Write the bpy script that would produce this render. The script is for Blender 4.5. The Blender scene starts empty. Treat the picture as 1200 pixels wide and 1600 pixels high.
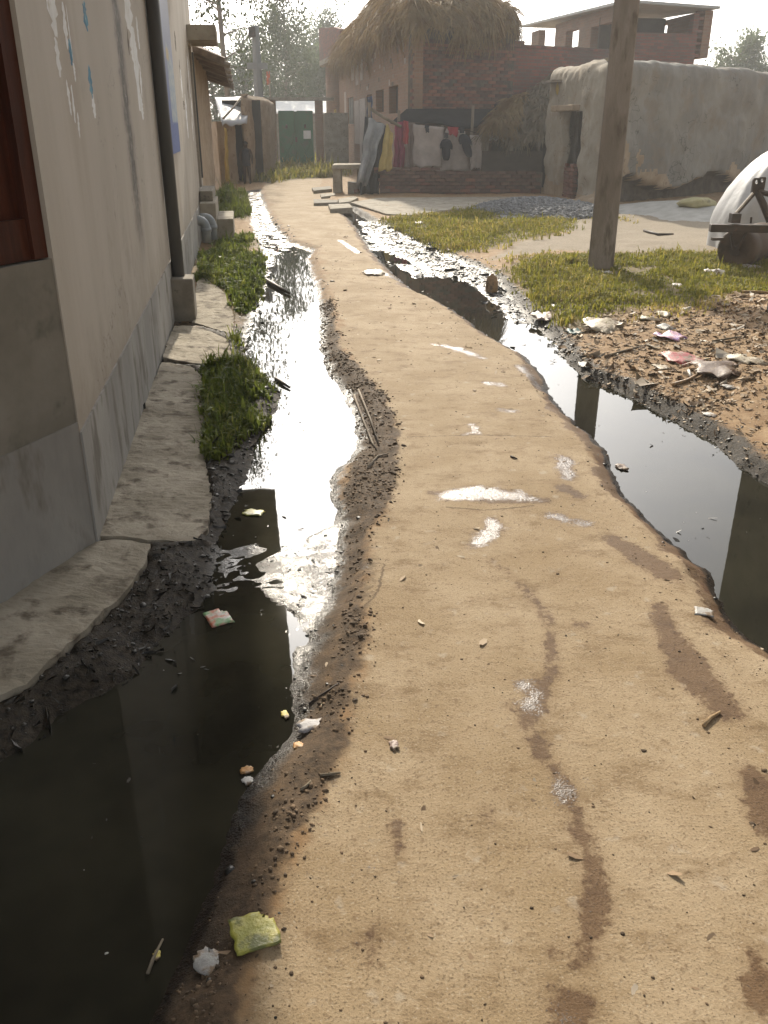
import bpy, math, random
import numpy as np
from mathutils import Vector, Matrix, noise as mnoise
random.seed(7)
rng = np.random.default_rng(7)
S = bpy.context.scene
COL = S.collection

# ------------------------------------------------------------ camera, sky, sun, exposure
CAM_F, CAM_T, CAM_H = 1350.0, math.radians(24.1), 1.5
cam_d = bpy.data.cameras.new('camera')
cam = bpy.data.objects.new('camera', cam_d); COL.objects.link(cam)
cam.location = (0, 0, CAM_H); cam.rotation_euler = (math.pi/2-CAM_T, 0, 0)
cam_d.sensor_fit = 'VERTICAL'; cam_d.sensor_height = 36; cam_d.lens = 36*CAM_F/1600
cam_d.clip_start = .02; cam_d.clip_end = 2000
S.camera = cam

SUN_EL, SUN_AZ = math.radians(29), math.radians(-6.6)      # azimuth from +Y towards +X
w = bpy.data.worlds.new('World'); S.world = w; w.use_nodes = True
nt = w.node_tree; nt.nodes.clear()
sky = nt.nodes.new('ShaderNodeTexSky'); sky.sky_type = 'NISHITA'; sky.sun_disc = False
sky.sun_elevation = SUN_EL; sky.sun_rotation = SUN_AZ
sky.air_density = 1.0; sky.dust_density = 4.0; sky.ozone_density = 1.0; sky.altitude = 0
bg = nt.nodes.new('ShaderNodeBackground'); bg.inputs[1].default_value = .13
wo = nt.nodes.new('ShaderNodeOutputWorld')
hs_ = nt.nodes.new('ShaderNodeHueSaturation'); hs_.inputs['Saturation'].default_value = .25
nt.links.new(sky.outputs[0], hs_.inputs['Color']); nt.links.new(hs_.outputs[0], bg.inputs[0]); nt.links.new(bg.outputs[0], wo.inputs[0])
sun_d = bpy.data.lights.new('sun', 'SUN'); sun_d.energy = 3.2; sun_d.angle = math.radians(.9)
sun_d.color = (1, .89, .72)
sun = bpy.data.objects.new('sun', sun_d); COL.objects.link(sun)
sdir = Vector((math.sin(SUN_AZ)*math.cos(SUN_EL), math.cos(SUN_AZ)*math.cos(SUN_EL), math.sin(SUN_EL)))
sun.rotation_euler = sdir.to_track_quat('Z', 'Y').to_euler(); sun.location = (0, 10, 30)
S.view_settings.view_transform = 'Standard'; S.view_settings.look = 'None'
S.view_settings.exposure = 0.8; S.view_settings.gamma = 1; S.view_settings.use_curve_mapping = False
S.cycles.max_bounces = 8; S.cycles.volume_bounces = 2; S.cycles.use_denoising = True

# ------------------------------------------------------------ helpers
CT, ST = math.cos(CAM_T), math.sin(CAM_T)
def _ray(u, v):
    x, y, z = u-600, CAM_F, 800-v
    return x, y*CT+z*ST, -y*ST+z*CT
def G(u, v, z=0.0):                    # measured point of the photo -> place on the ground at height z
    x, y, k = _ray(u, v); t = (z-CAM_H)/k
    return Vector((x*t, y*t, z))
def at(u, v, Y):                       # measured point of the photo -> place at distance Y
    x, y, k = _ray(u, v); t = Y/y
    return Vector((x*t, Y, CAM_H+k*t))
def az(deg): a = math.radians(deg); return Vector((math.sin(a), math.cos(a), 0))

def hashv(ix, iy, iz, seed):
    n = (ix.astype(np.int64)*374761393+iy.astype(np.int64)*668265263+iz.astype(np.int64)*2147483647+seed*144665) & 0xffffffff
    n = ((n ^ (n >> 13))*1274126177) & 0xffffffff
    n = ((n ^ (n >> 16))*2246822519) & 0xffffffff
    return ((n ^ (n >> 15)) & 0xffff)/65535.0
def vnoise(x, y, seed=0):
    xi, yi = np.floor(x), np.floor(y); fx, fy = x-xi, y-yi
    fx = fx*fx*(3-2*fx); fy = fy*fy*(3-2*fy); z = np.zeros_like(xi)
    a = hashv(xi, yi, z, seed); b = hashv(xi+1, yi, z, seed)
    c = hashv(xi, yi+1, z, seed); d = hashv(xi+1, yi+1, z, seed)
    return (a*(1-fx)+b*fx)*(1-fy)+(c*(1-fx)+d*fx)*fy
def fbm(x, y, sc, oct=4, seed=0, gain=.5):
    x = np.asarray(x, float); y = np.asarray(y, float)
    r = 0; a = 1; t = 0
    for i in range(oct):
        r = r+a*(vnoise(x*sc, y*sc, seed+i*17)-.5); t += a; a *= gain; sc *= 2.03
    return r/t*2
def sst(a, b, x): t = np.clip((x-a)/(b-a), 0, 1); return t*t*(3-2*t)
def sdf_poly(px, py, poly):
    d = np.full(px.shape, 1e9); ins = np.zeros(px.shape, bool)
    n = len(poly)
    for i in range(n):
        ax, ay = poly[i][0], poly[i][1]; bx, by = poly[(i+1) % n][0], poly[(i+1) % n][1]
        ex, ey = bx-ax, by-ay; L = ex*ex+ey*ey+1e-12
        t = np.clip(((px-ax)*ex+(py-ay)*ey)/L, 0, 1)
        d = np.minimum(d, (px-ax-t*ex)**2+(py-ay-t*ey)**2)
        c = ((ay > py) != (by > py)) & (px < (bx-ax)*(py-ay)/(by-ay+1e-12)+ax)
        ins ^= c
    d = np.sqrt(d); return np.where(ins, -d, d)
def sdf_line(px, py, pts, rad):
    d = np.full(px.shape, 1e9)
    for (a, ra), (b, rb) in zip(zip(pts[:-1], rad[:-1]), zip(pts[1:], rad[1:])):
        ex, ey = b[0]-a[0], b[1]-a[1]; L = ex*ex+ey*ey+1e-12
        t = np.clip(((px-a[0])*ex+(py-a[1])*ey)/L, 0, 1)
        d = np.minimum(d, np.sqrt((px-a[0]-t*ex)**2+(py-a[1]-t*ey)**2)-(ra+(rb-ra)*t))
    return d

def new_obj(name, me, mat=None, parent=None, loc=None):
    o = bpy.data.objects.new(name, me); COL.objects.link(o)
    if mat and me is not None and len(me.materials) == 0: me.materials.append(mat)
    if parent: o.parent = parent
    if loc is not None: o.location = loc
    return o
def np_mesh(name, V, F, mat=None, parent=None, smooth=False, attrs=None):
    V = np.asarray(V, np.float32); F = np.asarray(F, np.int32)
    me = bpy.data.meshes.new(name); k = F.shape[1]
    me.vertices.add(len(V)); me.vertices.foreach_set('co', V.ravel())
    me.loops.add(F.size); me.loops.foreach_set('vertex_index', F.ravel())
    me.polygons.add(len(F)); me.polygons.foreach_set('loop_start', np.arange(0, F.size, k, dtype=np.int32))
    if smooth: me.polygons.foreach_set('use_smooth', np.ones(len(F), bool))
    me.update(calc_edges=True)
    for n, a in (attrs or {}).items():
        at_ = me.attributes.new(n, 'FLOAT', 'POINT'); at_.data.foreach_set('value', np.asarray(a, np.float32))
    me.validate()
    return new_obj(name, me, mat, parent)
def tag(o, label=None, cat=None, group=None, kind=None):
    if label: o['label'] = label
    if cat: o['category'] = cat
    if group: o['group'] = group
    if kind: o['kind'] = kind
    return o
def thing(name, label, cat, loc=(0, 0, 0), rz=0.0, group=None):
    o = bpy.data.objects.new(name, None); COL.objects.link(o)
    o.location = loc; o.rotation_euler = (0, 0, rz); o.empty_display_size = .1
    return tag(o, label, cat, group)

class MB:
    def __init__(s): s.v = []; s.f = []
    def add(s, v, f):
        b = len(s.v); s.v += [tuple(p) for p in v]; s.f += [tuple(i+b for i in q) for q in f]; return s
    def box(s, x0, x1, y0, y1, z0, z1, M=None, jit=0):
        v = [Vector((x, y, z)) for z in (z0, z1) for y in (y0, y1) for x in (x0, x1)]
        if jit: v = [p+Vector((random.uniform(-jit, jit) for _ in range(3))) for p in v]
        if M is not None: v = [M @ p for p in v]
        return s.add(v, [(0, 2, 3, 1), (4, 5, 7, 6), (0, 1, 5, 4), (2, 6, 7, 3), (0, 4, 6, 2), (1, 3, 7, 5)])
    def tube(s, pts, r, n=8, cap=True):
        pts = [Vector(p) for p in pts]
        if not hasattr(r, '__len__'): r = [r]*len(pts)
        rings = []
        for i, p in enumerate(pts):
            d = (pts[min(i+1, len(pts)-1)]-pts[max(i-1, 0)]).normalized()
            a = d.cross(Vector((0, 0, 1)));
            if a.length < .05: a = d.cross(Vector((1, 0, 0)))
            a.normalize(); b = d.cross(a)
            rings.append([p+(a*math.cos(2*math.pi*k/n)+b*math.sin(2*math.pi*k/n))*r[i] for k in range(n)])
        v = [q for R in rings for q in R]; f = []
        for i in range(len(pts)-1):
            for k in range(n):
                f.append((i*n+k, i*n+(k+1) % n, (i+1)*n+(k+1) % n, (i+1)*n+k))
        if cap: f += [tuple(range(n))[::-1], tuple((len(pts)-1)*n+k for k in range(n))]
        return s.add(v, f)
    def prism(s, poly, z0, z1, jit=0):
        n = len(poly); v = [(p[0], p[1], z0) for p in poly]+[(p[0], p[1], z1+random.uniform(-jit, jit)) for p in poly]
        return s.add(v, [tuple(range(n))[::-1], tuple(range(n, 2*n))]+[(i, (i+1) % n, n+(i+1) % n, n+i) for i in range(n)])
    def build(s, name, mat, parent=None, smooth=False, bevel=0, loc=None):
        me = bpy.data.meshes.new(name); me.from_pydata(s.v, [], s.f)
        if smooth: me.polygons.foreach_set('use_smooth', [True]*len(me.polygons))
        me.update(); o = new_obj(name, me, mat, parent, loc)
        if bevel:
            m = o.modifiers.new('bevel', 'BEVEL'); m.width = bevel; m.segments = 2; m.limit_method = 'ANGLE'
        return o

# ------------------------------------------------------------ materials
class NT:
    def __init__(s, name):
        s.m = bpy.data.materials.new(name); s.m.use_nodes = True; s.t = s.m.node_tree
        s.b = s.t.nodes['Principled BSDF']
    def n(s, typ, **k):
        q = s.t.nodes.new(typ)
        for a, v in k.items(): setattr(q, a, v)
        return q
    def l(s, a, b): s.t.links.new(a, b)
    def val(s, x, sock):
        if hasattr(x, 'is_linked') or isinstance(x, bpy.types.NodeSocket): s.l(x, sock)
        else: sock.default_value = x
    def coord(s, kind='Object', scale=(1, 1, 1)):
        c = s.n('ShaderNodeTexCoord'); m = s.n('ShaderNodeMapping'); m.inputs['Scale'].default_value = scale
        s.l(c.outputs[kind], m.inputs[0]); return m.outputs[0]
    def noise(s, sc, det=4, rough=.55, vec=None, dist=0):
        q = s.n('ShaderNodeTexNoise'); q.inputs['Scale'].default_value = sc; q.inputs['Detail'].default_value = det
        q.inputs['Roughness'].default_value = rough; q.inputs['Distortion'].default_value = dist
        if vec is not None: s.l(vec, q.inputs['Vector'])
        return q.outputs['Fac']
    def ramp(s, fac, a, b):
        q = s.n('ShaderNodeMapRange'); q.interpolation_type = 'SMOOTHSTEP'
        s.val(fac, q.inputs[0]); q.inputs[1].default_value = a; q.inputs[2].default_value = b; return q.outputs[0]
    def mix(s, fac, a, b, mode='MIX'):
        q = s.n('ShaderNodeMix', data_type='RGBA', blend_type=mode)
        s.val(fac, q.inputs[0])
        for x, k in ((a, 6), (b, 7)):
            if isinstance(x, tuple): q.inputs[k].default_value = (*x, 1) if len(x) == 3 else x
            else: s.l(x, q.inputs[k])
        return q.outputs[2]
    def math(s, op, a, b=0.0, clamp=False):
        q = s.n('ShaderNodeMath', operation=op); q.use_clamp = clamp
        s.val(a, q.inputs[0]); s.val(b, q.inputs[1]); return q.outputs[0]
    def attr(s, name):
        q = s.n('ShaderNodeAttribute'); q.attribute_name = name; return q.outputs['Fac']
    def bump(s, h, strength=.3, dist=.01, normal=None):
        q = s.n('ShaderNodeBump'); s.val(strength, q.inputs['Strength']); q.inputs['Distance'].default_value = dist
        s.l(h, q.inputs['Height'])
        if normal is not None: s.l(normal, q.inputs['Normal'])
        return q.outputs[0]
    def out(s, base=None, rough=None, normal=None, **k):
        for v, nme in ((base, 'Base Color'), (rough, 'Roughness')):
            if v is None: continue
            if isinstance(v, tuple): s.b.inputs[nme].default_value = (*v, 1)
            else: s.val(v, s.b.inputs[nme])
        if normal is not None: s.l(normal, s.b.inputs['Normal'])
        for a, v in k.items(): s.val(v, s.b.inputs[a.replace('_', ' ')])
        return s.m
def pm(name, c1, c2=None, sc=4, rough=.85, bump=.25, bsc=60, bdist=.01, stretch=(1, 1, 1), rand=0, spec=.3, c3=None, sc3=20, f3=(.55, .7), metal=0, kind='Object', trans=0):
    q = NT(name); v = q.coord(kind, stretch)
    base = q.mix(q.ramp(q.noise(sc, 5, .6, v), .32, .68), c1, c2 or c1)
    if c3: base = q.mix(q.ramp(q.noise(sc3, 4, .6, v), *f3), base, c3)
    if rand:
        oi = q.n('ShaderNodeObjectInfo'); hs = q.n('ShaderNodeHueSaturation')
        q.l(q.math('ADD', q.math('MULTIPLY', oi.outputs['Random'], rand*2), 1-rand), hs.inputs['Value'])
        q.l(base, hs.inputs['Color']); base = hs.outputs[0]
    nb = q.bump(q.noise(bsc, 6, .65, v), bump, bdist) if bump else None
    m = q.out(base, rough, nb, Metallic=metal)
    q.b.inputs['Specular IOR Level'].default_value = spec
    if trans:                                       # thin leaf or cloth that lets light through
        tr = q.n('ShaderNodeBsdfTranslucent'); q.l(base, tr.inputs[0]); mx = q.n('ShaderNodeMixShader'); mx.inputs[0].default_value = trans
        o = q.t.nodes['Material Output']; q.l(q.b.outputs[0], mx.inputs[1]); q.l(tr.outputs[0], mx.inputs[2]); q.l(mx.outputs[0], o.inputs[0])
    return m

M = {}
M['plinth'] = pm('grey_plinth_cement', (.26, .25, .23), (.37, .355, .325), 3, .85, .35, 40, stretch=(1, 1, .4), c3=(.18, .165, .14), sc3=6, f3=(.48, .66))
M['sill_plaster'] = pm('shaded_plaster', (.20, .185, .15), (.27, .25, .21), 3, .8, .2, 40, c3=(.13, .125, .1), sc3=4)  # darker plaster: the shade on the corner wall is painted in
M['cement'] = pm('bare_cement', (.27, .24, .19), (.38, .34, .27), 4, .9, .4, 70, c3=(.18, .155, .115), sc3=9)
M['slab'] = pm('apron_cement', (.27, .235, .175), (.42, .37, .29), 3.5, .9, .6, 50, c3=(.13, .105, .075), sc3=9, f3=(.5, .68))
M['conc_dark'] = pm('weathered_concrete', (.2, .18, .145), (.3, .27, .22), 6, .9, .4, 60, c3=(.12, .11, .09), sc3=12)
M['pole'] = pm('pole_concrete', (.2, .17, .145), (.3, .265, .235), 4, .9, .7, 70, stretch=(1, 1, .25), c3=(.13, .105, .085), sc3=9, f3=(.5, .7))
M['far_pole'] = pm('grey_pole', (.25, .26, .26), None, rough=.9)
M['pipe'] = pm('grey_plastic_pipe', (.085, .087, .082), (.11, .11, .104), 3, .5, .1, 30, stretch=(1, 1, .2))
M['elbow'] = pm('pale_grey_pipe', (.24, .27, .29), (.32, .34, .35), 5, .5, .05)
M['wood_red'] = pm('brown_door_wood', (.05, .014, .007), (.085, .024, .012), 6, .5, .2, 40, stretch=(6, 6, .5))
M['dark'] = pm('dark_interior', (.02, .018, .016), None, rough=.95, bump=0)  # near-black paints in the shade inside openings; also colours the hair
M['dark_room'] = pm('shaded_interior_wall', (.05, .042, .036), (.07, .06, .05), rough=.95)  # dark tone paints in the shade of the rooms
M['brick'] = pm('fired_brick', (.17, .075, .055), (.22, .105, .08), 9, .9, .5, 60, rand=.2, c3=(.16, .11, .085), sc3=16)
M['old_brick'] = pm('weathered_shaded_brick', (.115, .068, .056), (.16, .1, .082), 9, .95, .6, 50, rand=.3, c3=(.085, .07, .06), sc3=14)  # old brick, both brick tones darkened to paint the side turned from the sun
M['mortar'] = pm('old_mortar', (.085, .07, .058), (.135, .11, .09), 9, .95, .5, 50)
M['mud_wall'] = pm('mud_plaster', (.3, .225, .15), (.4, .31, .215), 3, .95, .6, 30, bdist=.02, c3=(.2, .14, .09), sc3=6)
M['straw'] = pm('dry_straw', (.205, .14, .068), (.34, .25, .13), 2.5, .85, 0, kind='Object', trans=.15, c3=(.2, .12, .055), sc3=1.6, f3=(.5, .65))
M['straw_core'] = pm('packed_straw', (.23, .16, .08), (.33, .24, .125), 3, .95, .8, 20, bdist=.06, stretch=(3, 3, .6))
M['straw_grey'] = pm('weathered_straw', (.15, .125, .09), (.27, .225, .16), 3, .95, .6, 20, c3=(.1, .085, .065), sc3=3, trans=.1)
M['bark'] = pm('bark', (.2, .165, .13), (.3, .26, .21), 4, .95, .4, 20, stretch=(1, 1, .2))
M['green_metal'] = pm('green_painted_metal', (.006, .1, .042), (.01, .13, .06), 2, .5, .05, c3=(.04, .09, .055), sc3=3)
M['tin'] = pm('dull_tin', (.33, .34, .33), (.42, .42, .4), 3, .55, .1, metal=0)
M['white_paint'] = pm('whitewash', (.72, .72, .7), (.8, .8, .78), 4, .8, .1)
M['dark_metal'] = pm('dark_rusty_metal', (.035, .027, .022), (.06, .042, .032), 8, .6, .2, 40, c3=(.09, .05, .032), sc3=12)
M['rust_drum'] = pm('rusty_drum', (.085, .058, .04), (.12, .085, .06), 6, .6, .2, 30, c3=(.05, .035, .025), sc3=5)
M['white_tarp'] = pm('white_plastic_sheet', (.4, .405, .415), (.48, .485, .49), 3, .5, .25, 9, bdist=.03)
M['gravel'] = pm('grey_gravel', (.13, .135, .14), (.24, .245, .25), 30, .9, .4, 60)
M['sand'] = pm('grey_sand', (.33, .32, .29), (.42, .41, .38), 5, .95, .4, 80)

def streaked_wall(name, c1, c2, stain, spots):      # plaster with rain streaks; object z is up
    q = NT(name); v = q.coord('Object', (1, 1, 1)); vs = q.coord('Object', (1, 1, .6)); vs2 = q.coord('Object', (5, 5, 1.1))
    base = q.mix(q.ramp(q.noise(1.2, 5, .6, vs), .3, .7), c1, c2)
    base = q.mix(q.math('MULTIPLY', q.ramp(q.noise(1, 7, .7, vs2), .5, .72), .35), base, stain)
    base = q.mix(q.math('MULTIPLY', q.ramp(q.noise(1.4, 7, .72, v), .52, .62), .6), base, spots)
    vo = q.n('ShaderNodeTexVoronoi', feature='DISTANCE_TO_EDGE'); vo.inputs['Scale'].default_value = 1.5
    wv = q.n('ShaderNodeVectorMath', operation='ADD'); nz = q.n('ShaderNodeTexNoise'); nz.inputs['Scale'].default_value = 3.5; q.l(v, nz.inputs['Vector'])
    q.l(v, wv.inputs[0]); q.l(nz.outputs['Color'], wv.inputs[1]); q.l(wv.outputs[0], vo.inputs['Vector'])
    ck = q.math('MULTIPLY', q.math('SUBTRACT', 1.0, q.ramp(vo.outputs['Distance'], .004, .022)), q.ramp(q.noise(1.3, 3, .5, v), .48, .6))
    base = q.mix(q.math('MULTIPLY', ck, .7), base, (.06, .052, .042))
    h = q.math('ADD', q.noise(6, 5, .6, v), q.math('MULTIPLY', q.noise(40, 5, .65, v), .4))
    return q.out(base, .95, q.bump(h, .6, .03))
M['mud_grey'] = streaked_wall('grey_cement_over_mud', (.185, .175, .155), (.265, .25, .215), (.13, .12, .105), (.22, .18, .135))
M['mud_beige'] = streaked_wall('beige_mud_plaster', (.30, .26, .2), (.37, .325, .26), (.21, .175, .13), (.26, .2, .135))

def house_plaster():                                # the near house: beige plaster, one black run-off streak
    q = NT('beige_house_plaster'); c = q.n('ShaderNodeTexCoord'); sep = q.n('ShaderNodeSeparateXYZ'); q.l(c.outputs['Object'], sep.inputs[0])
    Y, Z = sep.outputs[1], sep.outputs[2]
    vs = q.coord('Object', (1, 1.1, .22)); v = q.coord('Object', (1, 1, 1)); vf = q.coord('Object', (1, 8, 2.2))
    base = q.mix(q.ramp(q.noise(1.3, 5, .6, vs), .3, .72), (.37, .325, .265), (.45, .405, .345))
    base = q.mix(q.math('MULTIPLY', q.ramp(q.noise(.9, 4, .6, vs), .53, .68), .6), base, (.3, .24, .17))
    base = q.mix(q.math('MULTIPLY', q.ramp(q.noise(9, 5, .7, v), .6, .75), .35), base, (.26, .22, .17))
    low = q.ramp(q.math('ADD', Z, q.math('MULTIPLY', q.noise(5, 6, .7, v), .9)), 1.25, .75)
    base = q.mix(q.math('MULTIPLY', low, .5), base, (.235, .19, .135))
    blot = q.math('MULTIPLY', q.ramp(q.noise(1.7, 7, .72, v), .55, .68), .5); base = q.mix(blot, base, (.29, .245, .19))
    vo = q.n('ShaderNodeTexVoronoi', feature='DISTANCE_TO_EDGE'); vo.inputs['Scale'].default_value = .9
    wv = q.n('ShaderNodeVectorMath', operation='ADD'); nz = q.n('ShaderNodeTexNoise'); nz.inputs['Scale'].default_value = 4; nz.inputs['Detail'].default_value = 5; q.l(v, nz.inputs['Vector'])
    q.l(v, wv.inputs[0]); q.l(nz.outputs['Color'], wv.inputs[1]); q.l(wv.outputs[0], vo.inputs['Vector'])
    ck = q.math('MULTIPLY', q.math('SUBTRACT', 1.0, q.ramp(vo.outputs['Distance'], .001, .006)), q.ramp(q.noise(1.1, 3, .5, v), .52, .58))
    base = q.mix(q.math('MULTIPLY', ck, .6), base, (.1, .08, .06))
    # streak at y about 2.6
    wob = q.math('MULTIPLY', q.math('SUBTRACT', q.noise(3, 4, .7, q.coord('Object', (1, .1, 1.2))), .5), .35)
    d = q.math('ABSOLUTE', q.math('SUBTRACT', q.math('ADD', Y, wob), 2.62))
    halo = q.math('SUBTRACT', 1.0, q.ramp(d, .05, .3))
    top = q.ramp(Z, .55, 1.3)
    base = q.mix(q.math('MULTIPLY', q.math('MULTIPLY', halo, top), .45), base, (.2, .165, .125))
    core = q.math('SUBTRACT', 1.0, q.ramp(q.math('ADD', d, q.math('MULTIPLY', q.math('SUBTRACT', q.noise(4, 6, .8, vf), .5), .8)), .04, .2))
    st = q.math('MULTIPLY', q.math('MULTIPLY', core, top), q.ramp(q.noise(8, 6, .8, q.coord('Object', (1, 4, 1.3))), .33, .5))
    base = q.mix(q.math('MULTIPLY', st, .92), base, (.05, .042, .035))
    flake = q.math('MULTIPLY', st, q.ramp(q.noise(7, 5, .75, q.coord('Object', (1, 5, 1.6))), .56, .6))
    base = q.mix(flake, base, (.42, .4, .37))
    crack = q.math('SUBTRACT', 1.0, q.ramp(q.math('ABSOLUTE', q.math('SUBTRACT', q.math('ADD', Y, q.math('MULTIPLY', wob, .6)), 2.7)), .004, .03))
    base = q.mix(q.math('MULTIPLY', q.math('MULTIPLY', crack, top), q.ramp(q.noise(7, 4, .7, v), .42, .6)), base, (.03, .025, .02))
    h = q.math('ADD', q.noise(5, 4, .5, v), q.math('MULTIPLY', q.noise(80, 4, .6, v), .3))
    return q.out(base, .75, q.bump(h, .22, .012))
M['house'] = house_plaster()

def brickwork(name, c1, c2, mort, dirt):
    q = NT(name); v = q.coord('Object', (1, 1, 1)); b = q.n('ShaderNodeTexBrick')
    c = q.n('ShaderNodeTexCoord'); sep = q.n('ShaderNodeSeparateXYZ'); q.l(c.outputs['Object'], sep.inputs[0])
    cm = q.n('ShaderNodeCombineXYZ'); q.l(q.math('ADD', sep.outputs[0], sep.outputs[1]), cm.inputs[0]); q.l(sep.outputs[2], cm.inputs[1])
    q.l(cm.outputs[0], b.inputs['Vector']); b.inputs['Scale'].default_value = 1
    b.inputs['Brick Width'].default_value = .24; b.inputs['Row Height'].default_value = .078; b.inputs['Mortar Size'].default_value = .009
    b.inputs['Color1'].default_value = (*c1, 1); b.inputs['Color2'].default_value = (*c2, 1); b.inputs['Mortar'].default_value = (*mort, 1)
    base = q.mix(q.math('MULTIPLY', q.ramp(q.noise(1.1, 5, .65, v), .45, .68), .75), b.outputs[0], dirt)
    base = q.mix(q.math('MULTIPLY', q.ramp(q.noise(7, 5, .65, v), .5, .7), .5), base, dirt)
    return q.out(base, .92, q.bump(q.math('ADD', q.math('MULTIPLY', b.outputs[1], -1.0), q.math('MULTIPLY', q.noise(50, 4, .6, v), .5)), .7, .012))
M['brickwork_lane'] = brickwork('pale_brick_facing', (.30, .17, .11), (.22, .12, .08), (.24, .18, .13), (.2, .145, .105))
M['brickwork'] = brickwork('brick_facing', (.25, .085, .06), (.15, .07, .055), (.13, .105, .09), (.11, .085, .075))

# ground material, driven by the terrain's own attributes
def ground_mat():
    q = NT('lane_and_dirt'); v = q.coord('Object', (1, 1, 1))
    conc, mud, wet, pool, grass, sand, crk, sheen, clod = [q.attr(n) for n in ('conc', 'mud', 'wet', 'pool', 'grass', 'sand', 'crk', 'sheen', 'clod')]
    n1 = q.noise(2.2, 5, .6, v); n2 = q.noise(11, 6, .65, v); n3 = q.noise(42, 5, .65, v); n4 = q.noise(170, 4, .6, v)
    nst = q.noise(6, 6, .7, q.coord('Object', (.9, 1.25, 1)))
    dirt = q.mix(q.ramp(n2, .33, .67), (.24, .145, .068), (.36, .245, .135))
    dirt = q.mix(q.math('MULTIPLY', q.ramp(n3, .55, .7), .6), dirt, (.10, .065, .038))
    cc = q.mix(q.ramp(n1, .3, .7), (.30, .215, .118), (.405, .312, .2))
    cc = q.mix(q.math('MULTIPLY', q.ramp(nst, .48, .7), .85), cc, (.2, .13, .062))
    cc = q.mix(q.math('MULTIPLY', q.ramp(n3, .55, .68), .6), cc, (.17, .108, .056))
    cc = q.mix(q.math('MULTIPLY', q.ramp(n4, .55, .66), .7), cc, (.12, .082, .047))
    cc = q.mix(q.math('MULTIPLY', q.math('SUBTRACT', 1.0, q.ramp(n4, .3, .42)), .5), cc, (.52, .46, .36))
    cc = q.mix(q.math('MULTIPLY', q.ramp(q.noise(14, 3, .5, v), .62, .74), .4), cc, (.47, .42, .34))
    base = q.mix(q.ramp(q.math('ADD', conc, q.math('MULTIPLY', q.math('SUBTRACT', n2, .5), .9)), .3, .7), dirt, cc)
    base = q.mix(grass, base, q.mix(q.ramp(n2, .35, .65), (.10, .085, .03), (.16, .115, .05)))
    base = q.mix(q.ramp(q.math('ADD', sand, q.math('MULTIPLY', q.math('SUBTRACT', n2, .5), .6)), .3, .7), base, q.mix(q.ramp(n3, .3, .7), (.2, .16, .11), (.275, .23, .165)))
    cw = q.math('ADD', q.math('ABSOLUTE', q.math('ADD', crk, q.math('MULTIPLY', q.math('SUBTRACT', n3, .5), .03))), q.math('MULTIPLY', q.math('SUBTRACT', n2, .5), .012))
    base = q.mix(q.math('MULTIPLY', q.math('SUBTRACT', 1.0, q.ramp(cw, .001, .007)), .75), base, (.09, .058, .033))
    base = q.mix(q.ramp(q.math('ADD', clod, q.math('MULTIPLY', q.math('SUBTRACT', q.math('ADD', q.math('MULTIPLY', n2, .5), q.math('MULTIPLY', n3, .5)), .5), 1.6)), .25, .75), base, q.mix(q.ramp(n3, .3, .7), (.05, .033, .019), (.125, .082, .046)))
    mm = q.ramp(q.math('ADD', mud, q.math('MULTIPLY', q.math('SUBTRACT', q.math('ADD', q.math('MULTIPLY', n2, .6), q.math('MULTIPLY', n3, .4)), .5), 1.5)), .3, .75)
    base = q.mix(mm, base, q.mix(q.ramp(n3, .3, .7), (.016, .014, .011), (.062, .048, .033)))
    wm = q.ramp(q.math('ADD', wet, q.math('ADD', q.math('MULTIPLY', q.math('SUBTRACT', n3, .5), .9), q.math('MULTIPLY', q.math('SUBTRACT', n2, .5), 1.0))), .42, .64)
    base = q.mix(q.math('MULTIPLY', q.ramp(q.math('ADD', wet, q.math('MULTIPLY', q.math('SUBTRACT', n2, .5), .8)), .12, .6), .38), base, q.mix(1.0, base, (.6, .52, .46), 'MULTIPLY'))
    base = q.mix(wm, base, q.mix(1.0, base, (.47, .375, .285), 'MULTIPLY'))
    pl = q.ramp(q.math('ADD', pool, q.math('ADD', q.math('MULTIPLY', q.math('SUBTRACT', n2, .5), 2.2), q.math('MULTIPLY', q.math('SUBTRACT', n4, .5), 2.0))), .42, .8)
    base = q.mix(pl, base, q.mix(1.0, base, (.62, .62, .62), 'MULTIPLY'))
    r = q.math('SUBTRACT', .9, q.math('MULTIPLY', wm, .12))
    r = q.math('SUBTRACT', r, q.math('MULTIPLY', mm, q.math('ADD', .2, q.math('MULTIPLY', sheen, .3))))
    r = q.math('MAXIMUM', q.math('SUBTRACT', r, q.math('MULTIPLY', pl, .5)), .26)
    h = q.math('ADD', q.math('ADD', q.math('MULTIPLY', n3, .7), q.math('MULTIPLY', n4, .45)), q.math('MULTIPLY', n2, .15))
    nb = q.bump(h, q.math('ADD', .42, q.math('MULTIPLY', mm, .35)), .011)
    m = q.out(base, r, nb)
    q.l(q.math('ADD', q.math('SUBTRACT', .35, q.math('MULTIPLY', mm, .2)), q.math('MULTIPLY', sheen, .3)), q.b.inputs['Specular IOR Level'])
    q.l(q.math('MULTIPLY', pl, q.math('ADD', .13, q.math('MULTIPLY', sheen, .5))), q.b.inputs['Coat Weight']); q.l(q.math('SUBTRACT', .27, q.math('MULTIPLY', sheen, .13)), q.b.inputs['Coat Roughness']); q.l(q.bump(h, .5, .008), q.b.inputs['Coat Normal'])
    return m
M['ground'] = ground_mat()
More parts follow.
